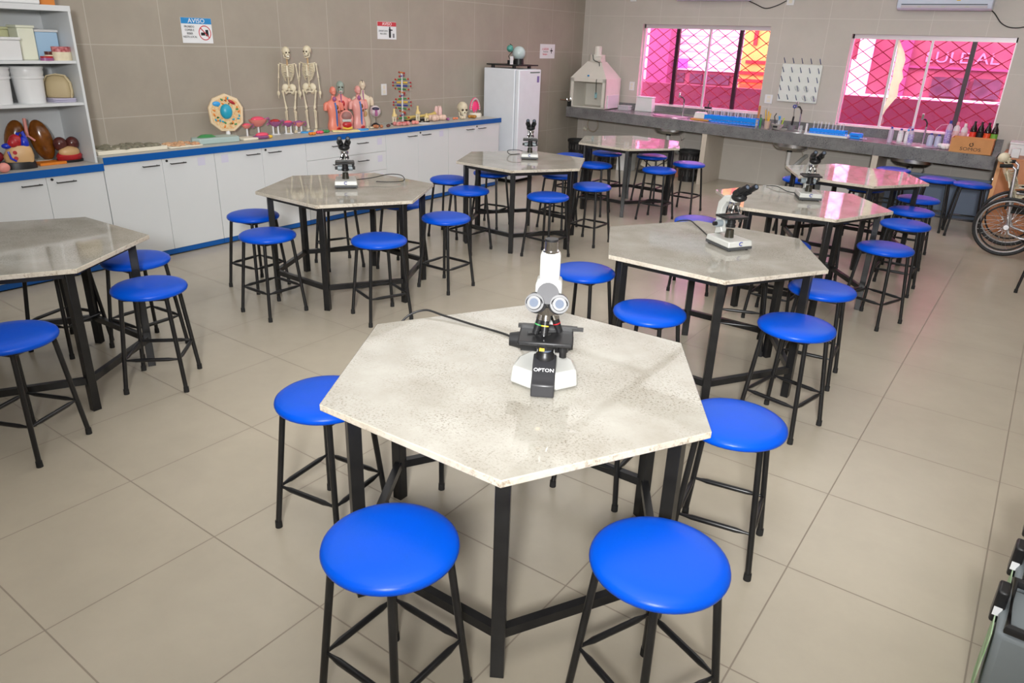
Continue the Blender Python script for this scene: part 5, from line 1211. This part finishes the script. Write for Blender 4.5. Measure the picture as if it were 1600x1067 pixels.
def tube_thing(x, y, z, h, lab, grp):
    o = MB().cyl((0, 0, 0), (0, 0, h), 0.009, n=10, cap=False).build('test_tube', M_glassy, None, smooth=True, loc=(x, y, z))
    return tag(o, lab, 'test tube', grp)
o0 = tube_thing(0.32, 3.02, CZ + 0.008, 0.15, 'clear test tube standing in the long blue rack', 'tubes in the long blue rack')
for k in range(1, 13):
    o = o0.copy(); C.objects.link(o); o.location = (0.32 + 0.052 * k, 3.02 + (0.03 if k % 2 else -0.03), CZ + 0.008)
t = thing('wire_rack', 'white wire rack on the sill behind the long blue rack', 'rack', (0.56, 3.30, CZ))
wr_ = MB()
for z in (0.06, 0.13): wr_.box((-0.40, -0.05, z), (0.40, -0.045, z + 0.008)).box((-0.40, 0.045, z), (0.40, 0.05, z + 0.008))
for k in range(17): wr_.cyl((-0.40 + 0.05 * k, -0.048, 0), (-0.40 + 0.05 * k, -0.048, 0.14), 0.0025, n=5); wr_.cyl((-0.40 + 0.05 * k, 0.048, 0), (-0.40 + 0.05 * k, 0.048, 0.14), 0.0025, n=5)
wr_.box((-0.4, -0.05, 0.055), (0.4, 0.05, 0.060)); wr_.build('frame', mat('rack_white', sr(208, 200, 200), 0.4), t)
t = thing('clamp_mount', 'small black clamp fitting on the white wire rack', 'clamp', (0.17, 3.30, CZ + 0.148))
MB().box((-0.05, -0.02, -0.008), (0.05, 0.02, 0.02)).build('base', M_black, t); MB().tube([(0, 0, 0.02), (0, 0, 0.05), (0.02, 0, 0.08), (0.0, 0, 0.10)], 0.008, 8).build('arm', M_dark, t)
tag(MB().prism([(-0.09, -0.06), (0.09, -0.06), (0.09, 0.06), (-0.09, 0.06)], 0, 0.085, scale1=0.8).build('white_box', M_whiteP, None, bevel=0.006, loc=(0.17, 3.06, CZ + 0.021)), 'white upturned tub on an orange board by the long blue rack', 'tub')
tag(MB().box((-0.14, -0.08, 0), (0.14, 0.07, 0.02)).build('wooden_board', mat('amber_board', sr(215, 150, 70), 0.5), None, bevel=0.004, loc=(0.20, 3.02, CZ)), 'small orange wooden board under the white tub', 'board')
tag(MB().ell((0, 0, 0.03), 0.02, 0.02, 0.03).build('salt_shaker', M_whiteP, None, smooth=True, loc=(0.04, 3.33, CZ)), 'tiny white rounded bottle on the sill near the wire rack', 'bottle')
t = thing('pencil_cup', 'clear cup full of yellow tools next to the long blue rack', 'cup', (1.18, 2.93, CZ))
MB().cyl((0, 0, 0), (0, 0, 0.10), 0.035, 0.042, n=16, cap=False).lathe([(0, 0), (0.035, 0), (0.035, 0.004), (0, 0.004)], n=16).build('cup', mat('pinkish_clear', sr(215, 190, 180), 0.2, alpha=0.7), t, smooth=True)
for k, (dx, dy, L, m) in enumerate(((-0.03, 0.0, 0.24, M_yellow), (-0.01, 0.02, 0.22, M_yellow), (0.015, 0.0, 0.20, M_yellow), (-0.02, -0.015, 0.26, M_chrome))):
    MB().cyl((dx * 0.3, dy * 0.3, 0.008), (dx * 1.6, dy * 1.6, L), 0.009 if m is M_yellow else 0.004, n=8).build('tool', m, t)
tag(MB().box((-0.015, -0.004, 0), (0.015, 0.004, 0.27)).build('wooden_ruler', mat('ruler_wood', sr(195, 125, 70), 0.5), None, loc=(0.99, 3.1, CZ)), 'upright wooden rod rack end beside the long blue rack', 'ruler')
t = thing('rod_stand', 'thin dark rods standing between ruler and pencil cup', 'stand', (1.08, 2.95, CZ))
MB().cyl((0, 0, 0), (0, 0, 0.13), 0.014, n=10).build('bottle', M_green, t, smooth=True); MB().cyl((-0.06, 0.02, 0), (-0.06, 0.02, 0.10), 0.018, n=12).build('glass', M_glassy, t)
t = thing('stone_bowl', 'grey bowl with soap bottle and brushes right of the pencil cup', 'bowl', (1.31, 2.95, CZ))
MB().lathe([(0, 0.003), (0.045, 0), (0.075, 0.05), (0.08, 0.075), (0.07, 0.075), (0.06, 0.02), (0, 0.015)], n=24).build('bowl', mat('bowl_grey', sr(170, 166, 160), 0.5), t, smooth=True)
MB().box((-0.03, -0.086, 0.03), (0.025, -0.07, 0.055)).build('black_label', M_txt, t)
t = thing('soap_pump', 'small clear pump bottle with a light blue head in the bowl', 'bottle', (1.325, 2.96, CZ + 0.016))
MB().cyl((0, 0, 0), (0, 0, 0.11), 0.022, 0.02, n=14).build('bottle', M_clear, t, smooth=True)
MB().cyl((0, 0, 0.11), (0, 0, 0.15), 0.012, n=10).box((-0.01, -0.035, 0.145), (0.01, 0.01, 0.16)).build('pump_head', M_skyb, t)
tag(MB().cyl((0.045, 0.02, 0), (0.07, 0.02, 0.14), 0.008, n=8).build('sponge_stick', mat('lime', sr(190, 215, 60), 0.5), None, loc=(1.31, 2.95, CZ + 0.016)), 'lime green stick leaning in the grey bowl', 'brush')
tag(MB().tube([(-0.03, 0.02, 0.0), (-0.045, 0.02, 0.10), (-0.06, 0.02, 0.15), (-0.04, 0.02, 0.19)], 0.006, 6).build('wire_whisk', M_dark, None, loc=(1.31, 2.95, CZ + 0.016)), 'dark wire whisk leaning in the grey bowl', 'whisk')
t = thing('mortar', 'grey mortar bowl holding a black brush beside the middle sink', 'bowl', (1.44, 3.16, CZ))
MB().lathe([(0, 0.002), (0.045, 0), (0.06, 0.06), (0.052, 0.06), (0.04, 0.012), (0, 0.01)], n=20).build('bowl', mat('mortar_grey', sr(120, 122, 124), 0.5), t, smooth=True)
t = thing('bottle_brush', 'black bottle brush with round blue ring handle', 'brush', (1.44, 3.16, CZ + 0.012))
MB().cyl((0, 0, 0), (0.01, 0, 0.16), 0.013, n=8).cyl((0.01, 0, 0.16), (0.0, 0, 0.27), 0.003, n=6).build('bristles', M_black, t)
MB().tube([(0.0 + 0.018 * math.cos(2 * PI * k / 14), 0, 0.29 + 0.018 * math.sin(2 * PI * k / 14)) for k in range(14)], 0.007, 6, closed=True).build('ring_handle', M_navy, t)
for k, (x, y) in enumerate(((1.70, 2.86), (1.62, 2.9))):
    tag(MB().cyl((0, 0, 0), (0, 0, 0.13 - 0.04 * k), 0.014 + 0.008 * k, n=12).build('glass_cylinder', M_glassy if k else M_whiteP, None, smooth=True, loc=(x + 0.02, y, CZ)), ('upright white cylinder left of the white tray', 'small clear glass at the middle sink edge')[k], 'cylinder')
t = thing('tray', 'white flat tray holding the second blue rack', 'tray', (1.99, 2.92, CZ), rz=-0.03)
MB().box((-0.27, -0.14, 0), (0.27, 0.14, 0.006)).box((-0.27, -0.14, 0.006), (0.27, -0.132, 0.026)).box((-0.27, 0.132, 0.006), (0.27, 0.14, 0.026)).box((-0.27, -0.132, 0.006), (-0.262, 0.132, 0.026)).box((0.262, -0.132, 0.006), (0.27, 0.132, 0.026)).build('tray', M_whiteP, t)
t = thing('test_tube_rack', 'short blue test tube rack standing on the white tray', 'rack', (1.98, 2.94, CZ + 0.007))
rackmesh(0.44, 0.12, 0.06, 9).build('frame', M_rack, t)
for k in range(9):
    o = o0.copy(); C.objects.link(o); o.location = (1.79 + 0.046 * k, 2.93 + 0.025 * (k % 2), CZ + 0.015); o['label'] = 'clear test tube standing in the short blue rack'; o['group'] = 'tubes in the short blue rack'
t = thing('blue_box', 'small blue plastic box right of the white tray', 'box', (2.32, 2.98, CZ))
MB().box((-0.075, -0.05, 0), (0.075, 0.05, 0.055)).build('body', M_rack, t, bevel=0.004); MB().box((-0.07, -0.045, 0.055), (0.07, 0.045, 0.068)).build('lid', M_rack, t, bevel=0.003); MB().box((-0.05, -0.053, 0.03), (0.04, -0.05, 0.038)).build('print', M_navy, t)
tag(MB().tube([(0.04 * math.cos(a * 0.9), 0.02 * math.sin(a * 1.7), 0.012 + 0.004 * (a % 2)) for a in range(14)], 0.006, 6).build('coiled_wire', mat('lilac_wire', sr(190, 180, 215), 0.4), None, loc=(2.42, 2.93, CZ)), 'small coil of pale wire at the foot of the blue box', 'wire')
# wash bottles
def wash(lab, x, y, h, r, mb_, mc, spout=True, labm=None, grp='wash bottles by the sink'):
    t = thing('wash_bottle', lab, 'bottle', (x, y, CZ), group=grp)
    MB().lathe([(0, 0), (r, 0), (r, h * 0.62), (r * 0.85, h * 0.72), (r * 0.4, h * 0.78), (r * 0.4, h * 0.8), (0, h * 0.8)], n=16).build('bottle', mb_, t, smooth=True)
    MB().cyl((0, 0, h * 0.79), (0, 0, h * 0.90), r * 0.48, r * 0.4, n=12).build('cap', mc, t, smooth=True)
    if spout: MB().tube([(0, 0, h * 0.9), (0.0, 0, h * 1.0), (-0.02 if spout == 1 else 0.03, 0, h * 1.06), (-0.045 if spout == 1 else 0.06, 0, h * 1.03)], 0.003, 6).build('spout', mc, t)
    if labm: MB().lathe([(r * 1.02, h * 0.12), (r * 1.02, h * 0.58)], n=16).build('wrap_label', labm, t, smooth=True)
M_lil = mat('clear_lilac', sr(214, 196, 222), 0.3, alpha=0.75)
M_print = mat('indigo_print', sr(110, 95, 190), 0.4, noise=(60, 1.0, sr(225, 215, 240)))
wash('tall clear cylinder with dark blue top left of the wash bottles', 2.715, 3.0, 0.21, 0.03, M_lil, M_navy, 0)
wash('white labelled wash bottle with dark blue cap', 2.81, 3.1, 0.19, 0.032, M_clearlid, M_navy, 0, M_paper)
wash('white labelled wash bottle with light blue bent spout', 2.89, 3.1, 0.19, 0.03, M_clearlid, M_skyb, 2, M_paper)
wash('wash bottle with indigo print and navy trigger', 2.95, 2.96, 0.22, 0.032, M_lil, M_navy, 0, M_print)
wash('translucent blue jug bottle right of the tap, left one', 3.15, 3.12, 0.17, 0.036, mat('clear_blue', sr(196, 204, 232), 0.3, alpha=0.75), M_navy, 0)
wash('translucent blue jug bottle right of the tap, right one', 3.235, 3.12, 0.165, 0.036, MATS['clear_blue'], M_navy, 0)
wash('lilac alcohol bottle with navy cap before the soda bottles', 3.31, 3.28, 0.345, 0.034, M_lil, M_navy, 0, M_print)
tag(MB().tube([(3.16, 3.2, CZ + 0.15), (3.18, 3.2, CZ + 0.20), (3.22, 3.22, CZ + 0.25), (3.29, 3.24, CZ + 0.265)], 0.0035, 6).build('clear_hose', mat('hose_pink', sr(225, 200, 215), 0.3)), 'thin pale hose arching from the jugs to the alcohol bottle', 'hose')
M_redlab = mat('white_red_label', sr(225, 215, 215), 0.4, noise=(24, 0.8, sr(200, 60, 70)))
wash('translucent white bottle with red print, left of the pair', 3.39, 3.28, 0.335, 0.038, M_clearlid, mat('pink_cap', sr(235, 160, 170), 0.4), 0, M_redlab)
wash('translucent white bottle with red print, right of the pair', 3.475, 3.28, 0.325, 0.038, M_clearlid, M_whiteP, 0, M_redlab)
def soda(lab, x, y, ml):
    t = thing('soda_bottle', lab, 'bottle', (x, y, CZ), group='dark soda bottles behind the cardboard box')
    MB().lathe([(0, 0), (0.034, 0), (0.037, 0.02), (0.037, 0.215), (0.033, 0.25), (0.014, 0.295), (0.012, 0.31), (0, 0.31)], n=20).build('bottle', mat('dark_cola', (0.02, 0.006, 0.008), 0.08), t, smooth=True)
    MB().cyl((0, 0, 0.31), (0, 0, 0.328), 0.014, n=12).build('cap', M_black, t, smooth=True)
    MB().lathe([(0.0376, 0.135), (0.0376, 0.205)], n=20).build('label_band', ml, t, smooth=True)
M_sr = mat('soda_red', sr(225, 60, 40), 0.4); M_sg = mat('soda_green', sr(110, 175, 60), 0.4)
soda('dark soda bottle with red label, first behind the box', 3.57, 3.28, M_sr)
soda('dark soda bottle with black label, second behind the box', 3.645, 3.28, M_txt)
soda('dark soda bottle with orange red label, third behind the box', 3.72, 3.28, mat('soda_orange', sr(235, 85, 35), 0.4))
soda('dark soda bottle with green label, last behind the box', 3.795, 3.28, M_sg)
# cardboard box
t = thing('cardboard_box', 'brown cardboard box printed SOMOS at the end of the counter', 'box', (3.62, 2.93, CZ))
MB().box((-0.215, -0.13, 0), (0.215, -0.126, 0.165)).box((-0.215, 0.126, 0), (0.215, 0.13, 0.165)).box((-0.215, -0.126, 0), (-0.211, 0.126, 0.165)).box((0.211, -0.126, 0), (0.215, 0.126, 0.165)).box((-0.211, -0.126, 0), (0.211, 0.126, 0.004)).build('carton', M_card, t)
text('lettering', 'SOMOS', 0.052, M_txt, t, face_mat((0, -0.1312, 0.045), (1, 0, 0), (0, 0, 1)), 0.0004, sx=1.25)
lg = MB().tube([(0.018 * math.cos(a), -0.1315, 0.098 + 0.018 * math.sin(a)) for a in [2.0 + k * 0.38 for k in range(16)]], 0.0045, 6); lg.cyl((0.008, -0.1315, 0.112), (0.018, -0.1315, 0.122), 0.003, n=6); lg.build('emblem', M_txt, t)
t = thing('plastic_bag', 'crumpled white plastic bag left of the cardboard box', 'bag', (3.33, 2.93, CZ))
mb = MB(); rn = random.Random(5)
for k in range(10): mb.ell((0.09 * (rn.random() - 0.5), 0.1 * (rn.random() - 0.5), 0.022 + 0.025 * rn.random()), 0.03, 0.025, 0.022, n=7, m=5)
mb.build('film', M_paper, t)
# ------------------------------------------------------------------ under the counter
def basket(lab, x, y, h=0.44):
    t = thing('waste_basket', lab, 'bin', (x, y, 0), group='black slotted waste baskets')
    body = MB().lathe([(0, 0.0), (0.125, 0.0), (0.155, h - 0.03), (0.15, h - 0.03), (0.12, 0.01), (0, 0.01)], n=32); body.build('body', M_black, t, smooth=True)
    s = MB()
    for row in range(3):
        for k in range(20):
            a = 2 * PI * k / 20; z = 0.08 + row * 0.11; r = 0.127 + 0.03 * z / h
            s.box((r - 0.001, -0.006, z), (r + 0.004, 0.006, z + 0.07), rz=a, about=(0, 0, 0))
    s.build('slot', mat('slot_dark_grey', sr(70, 68, 66), 0.6), t)
    MB().lathe([(0.155, h - 0.04), (0.165, h - 0.03), (0.165, h), (0.155, h + 0.003), (0.15, h - 0.005), (0.15, h - 0.035)], n=32).build('rim_bag', M_rub, t, smooth=True)
basket('black slotted waste basket in the room corner', -1.63, 2.68)
basket('black waste basket behind the corner one, beside the white hose', -1.28, 2.98)
basket('black slotted waste basket against the tiled pier', 0.13, 2.92)
t = thing('coiled_hose', 'pale looped hose hanging on the wall above the corner baskets', 'hose', (-1.80, YW - 0.05, 0.60))
MB().tube([(0.10 * math.cos(2 * PI * k / 24), 0, 0.11 * math.sin(2 * PI * k / 24)) for k in range(24)], 0.012, 8, closed=True).build('coil', mat('hose_beige', sr(178, 165, 148), 0.5), t, smooth=True)
MB().cyl((-0.16, 0, -0.07), (-0.10, 0.0, -0.09), 0.03, n=12).build('nozzle', M_cream, t, smooth=True)
def ubox(lab, x, y, w, d, h, m, rz=0.0): return tag(MB().box((-w / 2, -d / 2, 0), (w / 2, d / 2, h)).build('stored_box', m, None, bevel=0.004, loc=(x, y, 0), rz=rz), lab, 'box')
ubox('white box standing under the counter behind the corner table', -0.98, 3.1, 0.24, 0.22, 0.30, M_whiteP, 0.15)
t = thing('white_apparatus', 'white tilted case with cables under the counter', 'apparatus', (-0.45, 3.12, 0))
MB().box((-0.22, -0.12, 0.05), (0.22, 0.12, 0.24), tilt=('Y', 0.3)).build('case', M_cream, t, bevel=0.01); MB().box((-0.3, -0.1, 0), (0.28, 0.1, 0.03)).build('base', M_dark, t)
MB().tube([(-0.3, -0.14, 0.3), (-0.15, -0.15, 0.2), (0.0, -0.15, 0.1), (0.15, -0.15, 0.2), (0.3, -0.14, 0.32)], 0.008, 6).build('lead', M_cable, t)
ubox('orange pink low box under the counter', -0.12, 3.2, 0.30, 0.2, 0.12, mat('salmon_box', sr(200, 130, 100), 0.6))
ubox('teal box under the counter left of the pier', -0.02, 3.28, 0.20, 0.14, 0.33, mat('teal_box', sr(20, 110, 150), 0.5))
ubox('white foam block behind the bare table nearest the sinks', 2.28, 3.05, 0.50, 0.3, 0.34, M_whiteP, -0.1)
ubox('grey flat panel box beside the white foam block', 1.95, 3.25, 0.12, 0.3, 0.40, M_grey)
t = thing('leaning_board', 'grey blue board with two ridges leaning under the counter end', 'board', (3.42, 2.82, 0), rz=-0.0)
MB().box((-0.60, 0, 0.0), (0.50, 0.02, 0.50)).build('board', M_greyblue, t)
MB().box((-0.60, -0.012, 0.40), (0.50, 0, 0.415)).box((-0.60, -0.012, 0.46), (0.50, 0, 0.475)).box((-0.60, -0.012, 0.0), (0.50, 0, 0.02)).build('ridge', mat('ridge_dark', sr(60, 68, 84), 0.5), t)

# wooden cupboard at the counter end
t = thing('wooden_cupboard', 'orange wood laminate cupboard behind the wheelchair', 'cupboard', (0, 0, 0))
MB().box((3.955, 2.40, 0.0), (4.95, 3.40, 0.82)).build('body', M_wood, t)
MB().box((3.945, 2.395, 0.0), (3.985, 2.40, 0.82)).build('front_edge', M_woodE, t)
MB().box((3.99, 2.385, 0.02), (4.45, 2.40, 0.80)).build('door', M_wood, t); MB().box((4.46, 2.385, 0.02), (4.94, 2.40, 0.80)).build('door', M_wood, t)
MB().cyl((3.93, 2.52, 0.56), (3.955, 2.52, 0.56), 0.022, n=16).build('lock', M_steel, t)
crate('white_carton', 'white lidded carton on the wooden cupboard beside the skull', 'box', 4.0, 4.20, 2.75, 3.05, 0.82, 0.12, M_whiteP)
crate('blue_tub', 'pale blue tub on the wooden cupboard at the picture edge', 'tub', 4.22, 4.45, 2.65, 2.95, 0.82, 0.17, mat('pale_blue_box2', sr(150, 185, 225), 0.4))
tag(MB().box((-0.04, -0.05, 0), (0.04, 0.05, 0.10)).build('clear_cup', M_clearlid, None, bevel=0.006, loc=(4.08, 2.5, 0.82)), 'small clear cup on the wooden cupboard edge', 'cup')

# wheelchair, facing +x, with seated skeleton
WX, WY = 4.215, 1.20
t = thing('wheelchair', 'folding wheelchair with big spoked wheels in front of the wooden cupboard', 'wheelchair', (WX, WY, 0))
WR = 0.275
for q in (0, 1):
    y = 0.0 if q == 0 else 0.52
    w = MB().tube([(WR * math.cos(2 * PI * k / 48), y, 0.291 + WR * math.sin(2 * PI * k / 48)) for k in range(48)], 0.0155, 8, closed=True)
    tyre = w.build('wheel', M_tyre, t, smooth=True)
    MB().tube([((WR - 0.022) * math.cos(2 * PI * k / 48), y, 0.291 + (WR - 0.022) * math.sin(2 * PI * k / 48)) for k in range(48)], 0.008, 6, closed=True).build('rim', M_alu, tyre, smooth=True)
    MB().tube([((WR - 0.055) * math.cos(2 * PI * k / 48), y + (-0.05 if q == 0 else 0.05), 0.291 + (WR - 0.055) * math.sin(2 * PI * k / 48)) for k in range(48)], 0.009, 6, closed=True).build('push_rim', M_tyre, tyre, smooth=True)
    sp = MB()
    for k in range(28):
        a = 2 * PI * k / 28; b_ = a + (0.5 if k % 2 else -0.5)
        sp.cyl((0.025 * math.cos(b_), y, 0.291 + 0.025 * math.sin(b_)), ((WR - 0.025) * math.cos(a), y, 0.291 + (WR - 0.025) * math.sin(a)), 0.0016, n=4)
    sp.build('spokes', M_steel, tyre)
    MB().cyl((0, y - 0.03, 0.291), (0, y + 0.03, 0.291), 0.024, n=16).build('hub', M_alu, tyre, smooth=True)
    yi = y + (0.05 if q == 0 else -0.05)
    MB().tube([(-0.19, yi, 0.86), (-0.10, yi, 0.87), (-0.06, yi, 0.84), (-0.04, yi, 0.6), (0.01, yi, 0.291), (0.03, yi, 0.22), (0.14, yi, 0.19), (0.48, yi, 0.18)], 0.0125, 10).build('side_frame', M_alu, t, smooth=True)
    MB().tube([(-0.20, yi, 0.86), (-0.09, yi, 0.87)], 0.018, 10).build('push_handle', M_rub, t, smooth=True)
    MB().tube([(0.0, yi, 0.62), (0.3, yi, 0.62), (0.34, yi, 0.58), (0.34, yi, 0.2)], 0.0115, 8).build('arm_frame', M_alu, t, smooth=True)
    MB().box((0.02, yi - 0.025, 0.628), (0.28, yi + 0.025, 0.65)).build('armrest', M_rub, t, bevel=0.005)
    cw = MB().tube([(0.48 + 0.08 * math.cos(2 * PI * k / 20), yi, 0.09 + 0.08 * math.sin(2 * PI * k / 20)) for k in range(20)], 0.012, 6, closed=True).build('caster', M_tyre, t, smooth=True)
    MB().cyl((0.48, yi, 0.09), (0.45, yi, 0.2), 0.01, n=8).build('fork', M_alu, cw)
MB().box((-0.065, 0.055, 0.45), (-0.045, 0.465, 0.80)).build('backrest', M_rub, t, bevel=0.006)
MB().box((0.0, 0.055, 0.42), (0.38, 0.465, 0.445)).build('seat', M_rub, t, bevel=0.006)
sk = make_skeleton('seated skeleton model in the wheelchair, skull leaning back over the handles', (4.456, WY + 0.26, 0.125), 0.0, 0.95, turn=0.6, seated=True)
sk.rotation_euler = (0, -0.5, 0)

# recycling crates at the right-hand edge
def rcrate(lab, x, y, h=0.34):
    t = thing('recycling_crate', lab, 'crate', (x, y, 0), rz=-0.03, group='grey crates with black rims')
    MB().prism([(-0.0, -0.12), (0.42, -0.12), (0.42, 0.12), (0.0, 0.12)], 0, h - 0.02, scale1=1.06).build('body', M_crate, t, bevel=0.02)
    MB().tube([(0.01, -0.125, h), (0.42, -0.125, h), (0.43, 0.125, h), (0.01, 0.125, h)], 0.016, 8, closed=True).build('rim', M_black, t, smooth=True)
    MB().box((-0.032, -0.01, h - 0.08), (0.0, 0.06, h + 0.035)).build('latch', M_black, t, bevel=0.008)
    MB().box((-0.028, -0.012, h - 0.05), (-0.006, -0.0105, h - 0.02)).build('tag', M_paper, t)
    MB().box((-0.020, -0.11, 0.05), (-0.017, 0.02, h - 0.05)).build('label_sheet', M_green_l, t)
rcrate('grey recycling crate with black rim, nearest of the three by the right wall', 4.592, -5.16, 0.34)
rcrate('grey recycling crate with black rim, middle one of the three by the right wall', 4.622, -4.88, 0.34)
rcrate('grey recycling crate with black rim, farthest of the three by the right wall', 4.652, -4.60, 0.34)

# the granite counter falls slightly towards the box end; everything standing on it follows its surface
def fall(x): return 0.004 - 0.0216 * x
for ch in ct.children:
    if ch.name.startswith('backsplash'): continue
    for v in ch.data.vertices: v.co.z += fall(v.co.x)
for o in list(C.objects):
    if o.parent is not None or o.name.startswith('granite'): continue
    L_ = o.location
    if L_.y > 2.7 and L_.x < 3.93 and (0.84 < L_.z < 1.05 or o.name.startswith('drain_pipe')): L_.z += fall(L_.x)
    elif o.name.startswith('clear_hose'): L_.z += fall(3.2)
    elif o.name.startswith(('trim_1', 'trim_2')):
        for v in o.data.vertices:
            if v.co.z > 0.5: v.co.z += fall(v.co.x)
